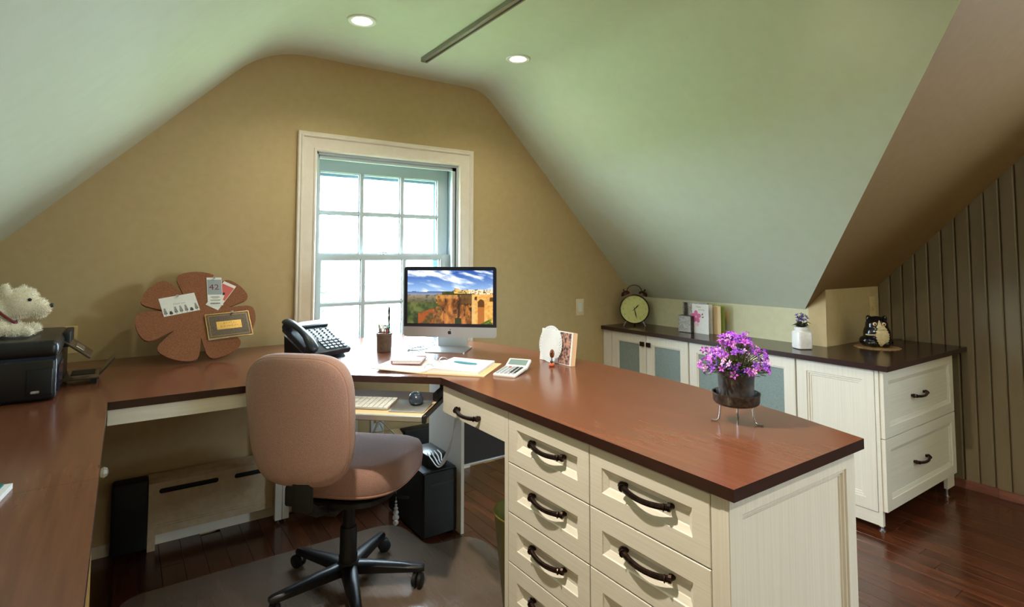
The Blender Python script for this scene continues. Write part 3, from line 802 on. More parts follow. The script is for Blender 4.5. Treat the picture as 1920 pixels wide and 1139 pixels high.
for i in range(4):
    cable(['outer white cable hanging under the keyboard tray end', 'second white cable hanging under the keyboard tray end', 'third white cable hanging under the keyboard tray end', 'inner white cable hanging under the keyboard tray end'][i],
          [(1.135 + .012*i, 2.03, ZD - TT - .004), (1.13 + .014*i, 2.04 + .01*i, .66), (1.13 + .01*i, 2.09 + .02*i, .50), (1.14 + .015*i, 2.20 + .02*i, .40), (1.18 + .022*i, 2.36 + .01*i, .380), (1.215 + .018*i, 2.47, .3705)], .003)

# ================================================================== ON THE TRAY
kb = thing('keyboard', 'slim silver keyboard with white keys on the pull-out tray', 'keyboard', (.868, 1.782, TZ + .0006), rot)
KM = Matrix.Translation((-.435, .055, .004)) @ Matrix.Rotation(radians(4), 4, 'X')
build('body', MB(KM).rbox((.14, .064, 0), (.28, .128, .006), .0025, 2), M['alu'], kb, smooth=True)
build('riser', MB().cyl((-.425, .170, .0055), (-.165, .170, .0055), .0055, n=10), M['alu'], kb, smooth=True)
km = MB().rbox((0, 0, .0012), (.0165, .0165, .0028), .0006, 1)
kme = None
for r_ in range(6):
    n_ = 14
    for c_ in range(n_):
        if r_ == 0 and 4 <= c_ <= 8: continue
        o = build('key', km, M['white'], kb) if kme is None else bpy.data.objects.new('key', kme)
        if kme is None: kme = o.data
        else: COL.objects.link(o); o.parent = kb
        o.matrix_local = KM @ Matrix.Translation((.0115 + c_*.0198, .0125 + r_*.0198, .003)) @ Matrix.Diagonal((1, 1 if r_ < 5 else .55, 1, 1))
o = build('space_bar', MB(KM).rbox((.0115 + 6*.0198, .0125, .0042), (.096, .0165, .0028), .0006, 1), M['white'], kb)
tp = thing('trackpad', 'square silver trackpad on the keyboard tray', 'trackpad', (.868, 1.782, TZ + .0006), rot)
TPM = Matrix.Translation((-.082, .100, .0065)) @ Matrix.Rotation(radians(4), 4, 'X')
build('plate', MB(TPM).rbox((0, 0, 0), (.130, .128, .004), .0018, 2), M['alu'], tp, smooth=True)
build('riser', MB().cyl((-.14, .155, .0052), (-.024, .155, .0052), .0051, n=10), M['alu'], tp, smooth=True)
ms = thing('mouse', 'dark grey egg-shaped computer mouse on the trackpad', 'mouse', (.899, 1.925, TZ + .0128), rot + .5)
mb = MB(); rg = []
for k, z in ((.75, 0), (.95, .002), (1, .010), (.96, .020), (.82, .030), (.55, .036), (.2, .0385)):
    rg.append([(x*k, y*k, z) for x, y in sup(.026, .036, 2.3, 28)])
build('shell', MB().loops(rg), M['mousegrey'], ms, smooth=True, angle=70)
build('base', MB().poly([(x*.72, y*.72) for x, y in sup(.026, .036, 2.3, 20)], -.002, .0), M['blackm'], ms)

# ================================================================== COMPUTER
im = thing('computer_monitor', 'all-in-one desktop computer with aluminium chin showing a cliff-top bridge', 'monitor', (1.309, 2.43, ZD + .0004), rot)
W_, Z0, Z1 = .462, .910 - ZD, 1.252 - ZD
def rrect(x0, x1, y0, y1, r, n=5):
    pts = []
    for cx, cy, a in ((x1 - r, y0 + r, -90), (x1 - r, y1 - r, 0), (x0 + r, y1 - r, 90), (x0 + r, y0 + r, 180)):
        for i in range(n + 1):
            t = radians(a + 90*i/n); pts.append((cx + r*cos(t), cy + r*sin(t)))
    return pts
F0 = frame((0, 0, 0), (1, 0, 0), (0, 0, 1))     # z out towards the sitter
CH = Z0 + .050
ob = rrect(-W_/2, W_/2, Z0, Z1, .014)
rg = [[(x*k, (y - (Z0+Z1)/2)*k + (Z0+Z1)/2, z) for x, y in ob] for k, z in ((.55, -.034), (.85, -.022), (.985, -.008), (1, -.004), (1, 0))]
build('housing', MB(F0).loops(rg), M['alu'], im, smooth=True, angle=40)
build('chin', MB(F0).poly([p for p in rrect(-W_/2 + .0005, W_/2 - .0005, Z0 + .0005, Z1, .0135) if p[1] < CH - .01] [:6] + [(W_/2 - .0005, CH), (-W_/2 + .0005, CH)] + [p for p in rrect(-W_/2 + .0005, W_/2 - .0005, Z0 + .0005, Z1, .0135) if p[1] < CH - .01][6:], .0002, .0010), M['alu'], im)
bz = [p for p in rrect(-W_/2 + .0005, W_/2 - .0005, Z0, Z1 - .0005, .0135)]
build('bezel', MB(F0).poly([(-W_/2 + .0005, CH), (W_/2 - .0005, CH)] + bz[6:18], .0002, .0012), M['bezel'], im)
# logo on the chin: apple outline with bite and leaf
ay = Z0 + .0245; ar = .0095
pts = []
for i in range(40):
    t = 2*pi*i/40 + pi/2
    rx = ar*(.92 + .06*cos(2*t)); px_ = rx*cos(t); py_ = ar*1.0*sin(t) - .0012
    if sin(t) > .85: py_ -= .0022*(sin(t) - .85)/.15
    if sin(t) < -.85: py_ += .0012*(-sin(t) - .85)/.15
    dd = sqrt((px_ - .0115)**2 + (py_ - .001)**2)
    if dd < .0048:
        px_ = .0115 - sqrt(max(0, .0048**2 - (py_ - .001)**2))
    pts.append((px_, ay + py_))
lg_ = MB(F0).poly(pts, .0010, .0014)
lg_.poly([(.0005 + .0055*u + q*.0016*sin(pi*u), ay + .0098 + .006*u - q*.0016*sin(pi*u)) for q, us_ in ((1, [0, .25, .5, .75, 1]), (-1, [.75, .5, .25])) for u in us_], .0010, .0014)
build('logo', lg_, M['logo'], im)
def hsh(i, j, s=0):
    n = (i*374761393 + j*668265263 + s*982451653) & 0xffffffff
    n = ((n ^ (n >> 13))*1274126177) & 0xffffffff
    return ((n ^ (n >> 16)) & 0xffff)/65535
def vn(x, y, s=0):
    i, j = math.floor(x), math.floor(y); fx, fy = x - i, y - j
    fx = fx*fx*(3-2*fx); fy = fy*fy*(3-2*fy)
    return (hsh(i, j, s)*(1-fx) + hsh(i+1, j, s)*fx)*(1-fy) + (hsh(i, j+1, s)*(1-fx) + hsh(i+1, j+1, s)*fx)*fy
def fbm(x, y, s=0, o=4): return sum(vn(x*2**k, y*2**k, s+k)/2**k for k in range(o))/sum(1/2**k for k in range(o))
def mixc(a, b, t): t = max(0, min(1, t)); return tuple(p + (q-p)*t for p, q in zip(a, b))
def pic(s, t):
    n1 = fbm(s*18, t*12, 5); n2 = fbm(s*40, t*30, 9, 3)
    c = mixc((34, 72, 150), (150, 184, 222), t/.40)
    cl = fbm(s*4 + t*5, t*14 - s*7, 2); c = mixc(c, (222, 228, 236), (cl - .44)*4)
    hl = .385 + .03*fbm(s*9, 1, 3)
    if t > hl: c = mixc((70, 92, 140), (128, 140, 164), (t - hl)/.05)
    if t > .455:
        c = mixc((150, 134, 120), (96, 88, 62), (t - .455)/.12); c = mixc(c, (60, 66, 50), (n2 - .5)*3)
    if t > .60: c = mixc((34, 52, 26), (98, 104, 56), (n1 - .3)*2.2)
    if t > .80 - .5*(s - .14) and s > .13: c = mixc((150, 74, 30), (70, 62, 28), (n1 - .42)*5)
    left = .315 + .05*fbm(t*9, 2, 4) - .04*(t > .7)
    if s > left and t > .45 - .03*(s > .42) and s < .775:
        v = fbm(s*24, t*8, 11); c = mixc((190, 120, 56), (92, 52, 24), (v - .34)*2.6); c = mixc(c, (58, 36, 20), (fbm(s*40, t*14, 13, 3) - .60)*6)
        if t < .52: c = mixc(c, (196, 150, 84), .5)
        if .605 < s + .02*vn(t*9, 0, 8) < .635: c = mixc(c, (44, 30, 18), .7)
        if .63 < s and t < .64: c = mixc(c, (54, 40, 24), .6)
        if s < .40 and n2 > .56: c = (66, 76, 32)
        if .56 < s < .64 and t > .90: c = (36, 50, 20)
    if s >= .755 and t > .44:
        c = mixc((226, 172, 92), (190, 126, 58), (n2 - .35)*1.6)
        if s < .795 and t > .5: c = mixc(c, (206, 176, 120), .6)
        for (ax, at, aw) in ((.865, .60, .037), (.805, .51, .016), (.99, .545, .03)):
            if abs(s - ax) < aw and t > at - aw*1.6*sqrt(max(0, 1 - ((s - ax)/aw)**2)) and (aw > .03 or t < at + .04):
                c = (92, 54, 22) if t < .68 else (168, 100, 44)
                if ax > .95 and t > .62: c = (214, 160, 84)
        if t > 1.0 - .9*(s - .86) and n1 > .36: c = mixc((54, 76, 20), (150, 150, 46), (n2 - .3)*2)
    if s > .41 and .345 < t < .445:
        top_ = .40 - .05*math.exp(-((s - .57)/.03)**2) - .03*(s > .55) - .02*vn(s*50, 0, 6)*(s > .7)
        if t > top_:
            c = (214, 176, 96) if s < .72 else (226, 208, 170)
            if vn(s*110, t*60, 7) > .62: c = (120, 78, 44)
            if s < .545 and t > .375: c = mixc((36, 44, 18), (84, 84, 36), n2)
    if t > .44 and .41 < s < .76 and t < .46: c = (60, 58, 30)
    return tuple(lin(c)[:3])
NX, NY = 132, 76
sx0, sx1, sy0, sy1 = -W_/2 + .018, W_/2 - .018, CH + .016, Z1 - .018
mb = MB(F0); cols = []
vs = [(sx0 + (sx1 - sx0)*i/NX, sy0 + (sy1 - sy0)*j/NY, .0014) for j in range(NY + 1) for i in range(NX + 1)]
fs = []
for j in range(NY):
    for i in range(NX):
        fs.append((j*(NX+1) + i, j*(NX+1) + i + 1, (j+1)*(NX+1) + i + 1, (j+1)*(NX+1) + i)); cols.append(pic((i + .5)/NX, 1 - (j + .5)/NY))
mb.add(vs, fs)
build('screen', mb, vcol_mat('screen picture', .15, emit=.95), im, colors=cols)
# L-shaped stand
build('stand_foot', MB().poly(rrect(-.098, .098, -.105, .075, .018), 0, .004), M['alu'], im)
mb = MB(); sec = [(.07, .004), (.069, .02), (.06, .05), (.045, .10), (.036, .16), (.03, .22)]
mb.loops([[(-.075, y, z), (.075, y, z), (.075, y + .006, z), (-.075, y + .006, z)] for y, z in sec])
build('stand_neck', mb, M['alu'], im, smooth=True, angle=40)
tag(build('cable', MB().tube([(1.21, 2.52, ZD + .003), (1.19, 2.56, ZD + .012), (1.20, 2.62, ZD + .02), (1.26, 2.66, ZD + .012), (1.33, 2.64, ZD + .004)], .002, 6), M['keyl'], smooth=True), 'thin loose cable looping on the desk behind the monitor foot', 'cable')
tag(build('cable', MB().tube([(1.30, 2.575, ZD + .004), (1.27, 2.54, ZD + .0035), (1.22, 2.49, ZD + .0035), (1.15, 2.47, ZD + .0035), (1.12, 2.50, ZD + .0035), (1.16, 2.54, ZD + .0035), (1.24, 2.57, ZD + .0035)], .003, 6), M['keyl'], smooth=True), 'grey cable coiled beside the monitor foot', 'cable')

# ================================================================== PHONE
ph = thing('desk_phone', 'charcoal corded desk phone with pale keys before the window', 'phone', (.705, 2.575, ZD + .0004), radians(21))
tilt = radians(27)
PM = Matrix.Translation((0, -.105, .022)) @ Matrix.Rotation(tilt, 4, 'X')
build('body', MB(PM).rbox((.012, .115, .005), (.215, .230, .028), .008, 2), M['phone'], ph, smooth=True)
build('stand', MB().loops([[(sx, -.09, .0), (sx, .09, 0), (sx, .095, .10), (sx, -.07, .018)] for sx in (-.085, .105)]), M['blackm'], ph)
dsp = build('display_housing', MB(PM).rbox((.03, .212, .022), (.175, .045, .014), .004, 2), M['phone'], ph, smooth=True)
build('display', MB(PM).box(-.04, .10, .200, .224, .0285, .0295), M['lcd'], dsp)
def keys(rows, cols, x0, y0, dx, dy, w, h, m):
    me = None
    for r_ in range(rows):
        for c_ in range(cols):
            o = build('key', MB().rbox((0, 0, .0025), (w, h, .005), .001, 1), m, ph) if me is None else bpy.data.objects.new('key', me)
            if me is None: me = o.data
            else: COL.objects.link(o); o.parent = ph
            o.matrix_local = PM @ Matrix.Translation((x0 + c_*dx, y0 + r_*dy, .019))
keys(4, 5, .000, .022, .0235, .0195, .017, .012, M['keyl'])
keys(5, 4, .004, .105, .029, .0165, .008, .007, M['keyd'])
build('label_strip', MB(PM).box(-.012, .105, .097, .180, .0190, .0195), M['keyl'], ph)
# handset lies along the left side
hp = [(-.088, .005, .046), (-.088, .03, .062), (-.088, .09, .072), (-.088, .15, .070), (-.088, .20, .058)]
hs_ = MB(PM)
hs_.loops([[(x + w_*cos(2*pi*i/14), y, z + h_*sin(2*pi*i/14)) for i in range(14)][::-1] for (x, y, z), w_, h_ in zip([(-.088, -.008, .040), (-.088, .004, .043), (-.088, .04, .054), (-.088, .075, .062), (-.088, .115, .064), (-.088, .155, .061), (-.088, .195, .050), (-.088, .225, .044), (-.088, .235, .042)], (.012, .023, .025, .018, .017, .018, .025, .023, .012), (.006, .014, .016, .012, .011, .012, .016, .014, .006))])
hs_.lathe([(.022, .018), (.024, .024), (.022, .042)], 16, (-.088, .022, 0)).lathe([(.022, .018), (.024, .024), (.022, .042)], 16, (-.088, .205, 0))
build('handset', hs_, M['phone'], ph, smooth=True, angle=50)
cd = [Vector((-.088 + .004*cos(k*1.1) + .0006*k, -.125 - .00016*k*k**.5, .012 + .004*sin(k*1.1) + (.03 - .0006*k if k < 50 else 0))) for k in range(70)]
build('cord', MB().tube([Vector((-.088 + .007*cos(k*.9) + .03*sin(k*.03), -.112 - .0006*k, max(.0075, .034 - .0007*k) + .006*sin(k*.9))) for k in range(80)], .0016, 5), M['black'], ph, smooth=True)

# ================================================================== PENCIL CUP
pcup = thing('pencil_cup', 'tall smoky brown tumbler holding pencils in front of the window', 'cup', (1.026, 2.555, ZD + .0004))
build('tumbler', MB().lathe([(.033, 0), (.0345, .002), (.037, .086), (.0345, .088), (.0325, .005), (.01, .004)], 28), M['cup'], pcup, smooth=True)
build('rim', MB().lathe([(.0372, .078), (.0385, .080), (.0385, .088), (.0346, .0885)], 28, cap0=False, cap1=False), M['nickel'], pcup, smooth=True)
pens = [('black pencil leaning left in the tumbler', 'pencilk', (-.026, .0, .132), (-.012, 0)), ('dark thin pencil second from left in the tumbler', 'pencilk', (-.020, .012, .112), (-.008, .01)), ('red pencil at the left of the tumbler', 'pencilr', (-.013, -.012, .110), (.0, -.012)),
        ('red pencil at the middle of the tumbler', 'pencilr', (.004, -.018, .108), (.004, -.014)), ('ochre pencil at the middle of the tumbler', 'pencily', (.006, .008, .114), (.006, .006)), ('red pencil at the right of the tumbler', 'pencilr', (.018, -.010, .118), (.012, -.012)), ('dark brown pencil beside the tall brush', 'pencilk', (.022, .012, .134), (.014, .012))]
VR = Vector((.823, -.568, 0)); VU = Vector((.568, .823, 0))
for lb, m, tp_, bt in pens:
    a = VR*tp_[0] + VU*tp_[1]; b = VR*bt[0] + VU*bt[1]
    t = thing('pencil', lb, 'pencil', (1.026 + b.x, 2.555 + b.y, ZD + .006), group='pencils in the tumbler')
    d_ = a - b; d_.z = tp_[2] - .006; L_ = d_.normalized()
    build('shaft', MB().cyl((0, 0, 0), tuple(d_*.93), .0034, n=6), M[m], t); build('tip', MB().cyl(tuple(d_*.93), tuple(d_), .0034, .0006, n=6), M['pencily'], t)
br = thing('paint_brush', 'tall dark carved brush handle standing up from the tumbler', 'brush', (1.026 + VR.x*.022, 2.555 + VR.y*.022, ZD + .006))
build('handle', MB().lathe([(.003, 0), (.004, .10), (.003, .125), (.0055, .15), (.004, .165), (.006, .185), (.0035, .2), (.001, .215)], 8), M['pencilk'], br, smooth=True)
for lb, m, dx_ in (('scissors with pink round handles in the tumbler', 'pencilp', -.004), ('scissors with blue round handles in the tumbler', 'pencilb', .014)):
    c0 = VR*dx_ - VU*.004
    t = thing('scissors', lb, 'scissors', (1.026 + c0.x, 2.555 + c0.y, ZD + .006))
    for s in (-1, 1):
        build('handle', MB().tube([tuple(VR*(s*.006 + .0065*cos(q)) + Vector((0, 0, .108 + .009*sin(q)))) for q in [2*pi*i/14 for i in range(14)]], .0022, 6, closed=True), M[m], t, smooth=True)
        build('blade', MB().cyl((0, 0, .0), tuple(VR*(s*.003) + Vector((0, 0, .100))), .002, n=6), M['steel'], t)

# ================================================================== BINDER, NOTEBOOK, PEN, CALCULATOR
bd = thing('ring_binder', 'open three-ring binder with written pages lying near the desk edge', 'binder', (.806, 2.142, ZD + .0004), radians(-48))
def cover(x0, x1, zl_, zr_, m, t_=.003): return MB().loops([[(x0, y, zl_), (x1, y, zr_), (x1, y, zr_ + t_), (x0, y, zl_ + t_)] for y in (0, .262)])
build('left_cover', cover(0, .205, .010, .0, 0), M['manila'], bd)
build('right_cover', cover(.245, .462, 0, 0, 0), M['manila'], bd)
build('spine', MB().box(.2052, .2448, 0, .262, 0, .003), M['manila'], bd)
def pages(x0, x1, y0, y1, z0, hts): return MB().loops([[(x0 + (x1 - x0)*u, yy, z) for u, z in zip((0, .12, .3, .7, 1), [z0 + h for h in hts])] + [(x1, yy, z0 + .0005), (x0, yy, z0 + .0005)] for yy in (y0, y1)])
build('left_pages', MB().loops([[(.012, yy, .0135), (.19, yy, .005), (.222, yy, .010), (.222, yy, .004), (.19, yy, .0035), (.012, yy, .0125)] for yy in (.012, .25)]), M['paper'], bd)
build('right_pages', pages(.232, .435, .012, .25, .003, (.010, .020, .018, .014, .012)), M['paper'], bd)
build('tab_divider', MB().box(.30, .448, .016, .245, .0032, .0038), M['manila'], bd)
for yy in (.05, .13, .21):
    build('ring', MB().tube([(.225 + .021*cos(q), yy, .009 + .019*sin(q)) for q in [pi*i/12 for i in range(13)]], .0013, 6), M['steel'], bd, smooth=True)
tag(build('pen', MB(Matrix.Translation((1.137, 1.975, ZD + .0238)) @ Matrix.Rotation(radians(118), 4, 'Z')).loops([[(x, r*cos(2*pi*i/10), r*sin(2*pi*i/10)) for i in range(10)] for x, r in ((-.055, .001), (-.048, .0035), (-.02, .0042), (.03, .0046), (.05, .0042), (.055, .002))]), M['bluepen'], smooth=True), 'blue ballpoint pen lying on the binder page', 'pen')
nb = thing('notebook', 'small pink patterned notebook with wrap strap on the open binder', 'notebook', (.902, 2.165, ZD + .0142), radians(-36))
build('lower_cover', MB().box(0, .118, 0, .155, 0, .002), M['pink'], nb); build('page_block', MB().box(.003, .115, .003, .152, .002, .012), M['paper'], nb)
build('upper_cover', MB().rbox((.059, .0775, .0135), (.120, .157, .003), .001, 1), M['patt'], nb)
build('spine', MB().rbox((-.001, .0775, .0075), (.006, .157, .015), .002, 2), M['pink'], nb)
build('strap', MB().box(.085, .122, .085, .100, .0151, .0165), M['maroon'], nb)
ca = thing('calculator', 'white pocket calculator with tilted display on the desk', 'calculator', (1.248, 1.806, ZD + .0004), radians(33))
CMx = Matrix.Translation((0, 0, .010)) @ Matrix.Rotation(radians(-4), 4, 'Y')
build('body', MB(CMx).rbox((-.022, 0, 0), (.125, .092, .012), .005, 2), M['white'], ca, smooth=True)
hd = build('display_head', MB(CMx @ Matrix.Translation((.062, 0, .008)) @ Matrix.Rotation(radians(-22), 4, 'Y')).rbox((0, 0, 0), (.058, .094, .013), .004, 2), M['white'], ca, smooth=True)
build('display', MB(CMx @ Matrix.Translation((.062, 0, .008)) @ Matrix.Rotation(radians(-22), 4, 'Y')).box(-.014, .02, -.038, .038, .0065, .0072), M['lcd'], hd)
kme = {}
for i in range(6):
    for j in range(5):
        mname = 'keyd' if (j < 2 and i > 0) else ('pencilr' if (i, j) == (5, 3) else 'keyl')
        o = build('key', MB().rbox((0, 0, 0), (.012, .011, .004), .001, 1), M[mname], ca) if mname not in kme else bpy.data.objects.new('key', kme[mname])
        if mname in kme: COL.objects.link(o); o.parent = ca
        kme[mname] = o.data
        o.matrix_local = CMx @ Matrix.Translation((-.070 + i*.0175, -.032 + j*.016, .0068))

# ================================================================== ALBUM WITH DOILY, FIGURINE
al = thing('photo_album', 'small standing photo album with patterned cover behind a lace doily', 'album', (1.512, 1.868, ZD + .0004), 0)
AM = Matrix.Rotation(radians(7), 4, 'Y')
build('block', MB(AM).box(.0, .024, -.098, .104, .0005, .134), M['peach'], al)
build('front_cover', MB(AM).box(-.003, -.0002, -.100, .106, .0005, .136), M['paper'], al)
build('photo_strip', MB(AM).box(-.0042, -.0032, -.092, -.02, .004, .132), M['photo'], al)
dl = thing('lace_doily', 'round white lace doily leaning against the photo album', 'doily', (1.496, 1.868, ZD + .0004))
DM = Matrix.Rotation(radians(7.5), 4, 'Y') @ frame((0, 0.025, .078), (0, -1, 0), (0, 0, 1))
def scal(r, n, a, m=4): return [((r + a*abs(sin(n*t/2)))*cos(t), (r + a*abs(sin(n*t/2)))*sin(t)) for t in [2*pi*i/(n*m) for i in range(n*m)]]
holes = []
for rr_, n_, hr in ((.069, 36, .0030), (.061, 32, .0027), (.053, 28, .0022), (.046, 24, .0018)):
    for i in range(n_):
        t = 2*pi*(i + .5*(n_ % 8 == 4))/n_
        holes.append([(rr_*cos(t) + hr*cos(q), rr_*sin(t) + hr*sin(q)) for q in (0, pi/2, pi, 3*pi/2)])
build('lace', MB(DM).poly(scal(.0745, 44, .003), 0, .0012, holes), M['lace'], dl)
mb = MB(DM)
for rr_ in (.040, .030, .058): mb.tube([(rr_*cos(q), rr_*sin(q), .0014) for q in [2*pi*i/48 for i in range(48)]], .0008, 5, closed=True)
build('stitching', mb, M['paper'], dl)['kind'] = 'stuff'
fg = thing('bird_figurine', 'tiny brown bird figurine on a terracotta boat base before the doily', 'figurine', (1.456, 1.822, ZD + .0004), radians(35))
build('base', MB().loops([[(x*k, y*k, z) for x, y in sup(.020, .012, 2.2, 20)] for k, z in ((.7, 0), (.95, .003), (1, .008), (.8, .011), (.3, .012))]), M['orange'], fg, smooth=True)
build('perch', MB().cyl((0, 0, .011), (0, 0, .032), .0035, .002, 8).ball((-.004, 0, .019), .007, (1.2, .9, .7), 10, 6), M['pot'], fg, smooth=True)
bd_ = build('body', MB().ball((.003, 0, .050), .0125, (.9, .8, 1.45), 14, 10).ball((-.005, 0, .058), .0075, (1, .9, 1), 12, 8), M['duck'], fg, smooth=True)
build('beak', MB().cyl((-.010, 0, .058), (-.019, 0, .0565), .0028, .0008, 8), M['orange'], bd_)

# ================================================================== CORK FLOWER BOARD AND CARDS
CU = Vector((1, 0.03, 0)).normalized(); CV = Vector((.0, .30, .385)); CV = (CV - CU*CV.dot(CU)).normalized()
CR = .236
CO = Vector((.282, 2.722, ZD + .0072)) + CV*CR*.99
CF = frame(tuple(CO), CU, CV)
cb = thing('cork_board', 'large flower-shaped brown cork board leaning against the gable wall', 'pin board', tuple(CO))
CL = CF.to_3x3().to_4x4()
sl = [14, 62, 116, 168, 218, 272, 322]
ol = []
for k in range(7):
    a0, a1 = sl[k], sl[(k+1) % 7] + (360 if k == 6 else 0)
    r0 = CR*(.50 if k else .55); ol.append((r0*cos(radians(a0)), r0*sin(radians(a0))))
    span = a1 - a0
    for f_, rr_ in ((.045, .70), (.075, .86), (.115, .935), (.17, .972), (.25, .99), (.38, 1.0), (.5, 1.003), (.62, 1.0), (.75, .99), (.83, .972), (.885, .935), (.925, .86), (.955, .70)):
        t = radians(a0 + span*f_); ol.append((CR*rr_*cos(t), CR*rr_*sin(t)))
build('board', MB(CL).poly(ol, -.010, 0), M['cork'], cb)
build('prop', MB(CL).box(-.02, .02, -.10, .06, -.018, -.0105), M['cork'], cb)
def pinned(name, label, cat, u, v, w_, h_, deg, z, m, group=None):
    F = CF @ Matrix.Translation((u*CR, v*CR, z)) @ Matrix.Rotation(radians(deg), 4, 'Z')
    t = thing(name, label, cat, tuple(F.translation), group=group)
    R = F.to_3x3().to_4x4()
    w_ *= CR; h_ *= CR
    build('card', MB(R).box(-w_/2, w_/2, -h_/2, h_/2, -.0006, 0), m, t)
    return t, R, w_, h_
t, R, w_, h_ = pinned('note_card', 'white note card with black plant border pinned upper left on the cork board', 'card', -.298, .239, .60, .41, 11, .0016, M['paper'])
mb = MB(R)
rr = random.Random(4)
for i in range(7):
    x0 = -w_/2 + w_*(i + .5)/7; hh = h_*(.42 if i % 2 == 0 or i in (3,) else .22)
    mb.box(x0 - .0006, x0 + .0006, -h_/2 + .001, -h_/2 + hh, .0002, .0003)
    for j in range(6):
        yy = -h_/2 + hh*(.25 + .14*j); sz = .0075*(1 - j*.09)
        for s in (-1, 1):
            mb.add([(x0, yy, .00025), (x0 + s*sz*.7, yy + sz*.1, .00025), (x0 + s*sz, yy + sz*.8, .00025), (x0 + s*sz*.3, yy + sz*.6, .00025)], [(0, 1, 2, 3) if s > 0 else (3, 2, 1, 0)])
build('plant_border', mb, M['ink'], t)['kind'] = 'stuff'
build('writing', MB(R).text('Thank you', .011, 0, .006, .0003), M['keyl'], t)
build('pin', MB(R).lathe([(.0015, 0), (.0045, .004), (.0035, .010), (.0055, .012)], 10, (0, h_/2 - .008, .0003)), M['crystal'], t)
t2, R, w_, h_ = pinned('ticket', 'red and white event ticket tilted behind another on the cork board', 'ticket', .42, .41, .25, .66, -34, .0016, M['paper'], 'tickets pinned to the cork board')
build('picture', MB(R).box(-w_/2 + .002, w_/2 - .002, -h_*.12, h_*.40, .0001, .0003), M['pinkred'], t2)
build('figure', MB(R).poly([(.006*cos(q) + .004, .012 + .009*sin(q)) for q in [2*pi*i/10 for i in range(10)]], .0003, .0004), M['ink'], t2)
build('jersey', MB(R).poly([(-.012, -h_*.12), (.018, -h_*.12), (.012, .006), (-.006, .006)], .0003, .0004), M['paper'], t2)
t1, R, w_, h_ = pinned('ticket', 'event ticket printed 42 pinned upright on the cork board', 'ticket', .313, .508, .266, .667, -1.5, .0032, M['paper'], 'tickets pinned to the cork board')
build('picture', MB(R).box(-w_/2 + .002, w_/2 - .002, -h_*.12, h_*.42, .0001, .0003), M['keyl'], t1)
build('number', MB(R).text('42', .044, -.002, h_*.14, .0004), M['maroon'], t1)
mb = MB(R)
for i, (ww, yy) in enumerate(((.034, -.19), (.04, -.22), (.026, -.25), (.044, -.31), (.038, -.335))): mb.box(-ww/2, ww/2, h_*yy, h_*yy + .0016, .0001, .0003)
x0 = -.022
while x0 < .02:
    q = rr.choice((.0008, .0014, .002)); mb.box(x0, x0 + q, -h_*.46, -h_*.40, .0001, .0003); x0 += q + rr.choice((.0008, .0015))
build('print', mb, M['ink'], t1)['kind'] = 'stuff'
build('pin', MB(R).lathe([(.0015, 0), (.0045, .004), (.0035, .010), (.0055, .012)], 10, (0, h_/2 - .006, .0003)), M['crystal'], t1)
t3, R, w_, h_ = pinned('birthday_card', 'black and gold birthday card pinned lower right on the cork board', 'card', .50, -.288, .77, .545, 3.5, .009, M['goldfoil'])
build('fold', MB(R).loops([[(sx, h_/2, -.0007), (sx, h_/2, -.0013), (sx, -h_/2, -.0085), (sx, -h_/2, -.0079)] for sx in (-w_/2, w_/2)]), M['paper'], t3)
build('border', MB(R).box(-w_/2 + .003, w_/2 - .003, -h_/2 + .003, h_/2 - .003, .0001, .0004), M['choc'], t3)
mb = MB(R); a_, b_ = w_/2 - .012, h_/2 - .012
mb.box(-a_, a_, b_ - .001, b_, .0004, .0006).box(-a_, a_, -b_, -b_ + .001, .0004, .0006).box(-a_, -a_ + .001, -b_, b_, .0004, .0006).box(a_ - .001, a_, -b_, b_, .0004, .0006)
build('inner_line', mb, M['goldfoil'], t3)
build('label_field', MB(R).box(-w_*.28, w_*.28, -.021, .020, .0004, .0008), M['goldfoil'], t3)
build('lettering', MB(R).text('H A P P Y', .011, 0, .009, .0009).text('B I R T H D A Y', .011, 0, -.007, .0009), M['choc'], t3)
build('pin', MB(R).lathe([(.0015, 0), (.0045, .004), (.0035, .010), (.0055, .012)], 10, (.02, h_/2 - .005, .0003)), M['crystal'], t3)

# ================================================================== PRINTER AND PLUSH DOG, BOOKLET
pr = thing('printer', 'black desktop printer at the left end of the desk', 'printer', (-.43, 2.49, ZD + .0004))
PH = 1.04 - ZD
build('lower_body', MB().rbox((0, 0, PH*.36), (.53, .43, PH*.70), .012, 3), M['black'], pr, smooth=True)
build('lid', MB().rbox((0, 0, PH*.85), (.536, .436, PH*.295), .020, 4), M['black'], pr, smooth=True)
build('seam_band', MB().box(-.262, .262, -.212, .212, PH*.66, PH*.74), M['bezel'], pr)
fp = build('front_door', MB().rbox((.225, -.2165, PH*.33), (.062, .006, PH*.42), .003, 2), M['blackm'], pr, smooth=True)
build('latch', MB().rbox((.215, -.2205, PH*.17), (.022, .006, .008), .002, 1), M['silver'], fp)
build('side_door', MB().rbox((.2665, -.11, PH*.34), (.005, .14, PH*.44), .002, 1), M['bezel'], pr)
T1 = Matrix.Translation((.2665, .075, PH*.83)) @ Matrix.Rotation(radians(40), 4, 'Y')
ft = build('feed_tray', MB(T1).rbox((.048, 0, 0), (.10, .17, .008), .003, 2), M['smoke'], pr, smooth=True)
build('tray_rib', MB(T1).rbox((.052, -.02, .0055), (.03, .09, .004), .0015, 1), M['nickel'], ft)
build('tray_hinge', MB().rbox((.272, .09, PH*.86), (.022, .19, .05), .004, 2), M['blackm'], pr, smooth=True)
ot = build('output_tray', MB().rbox((.318, .09, .022), (.105, .19, .010), .003, 2), M['smoke'], pr, smooth=True)
build('paper_guide', MB().box(.285, .355, .05, .14, .0275, .030), M['blackm'], ot)
build('tray_foot', MB().box(.345, .362, .0, .18, 0, .0175), M['blackm'], ot)
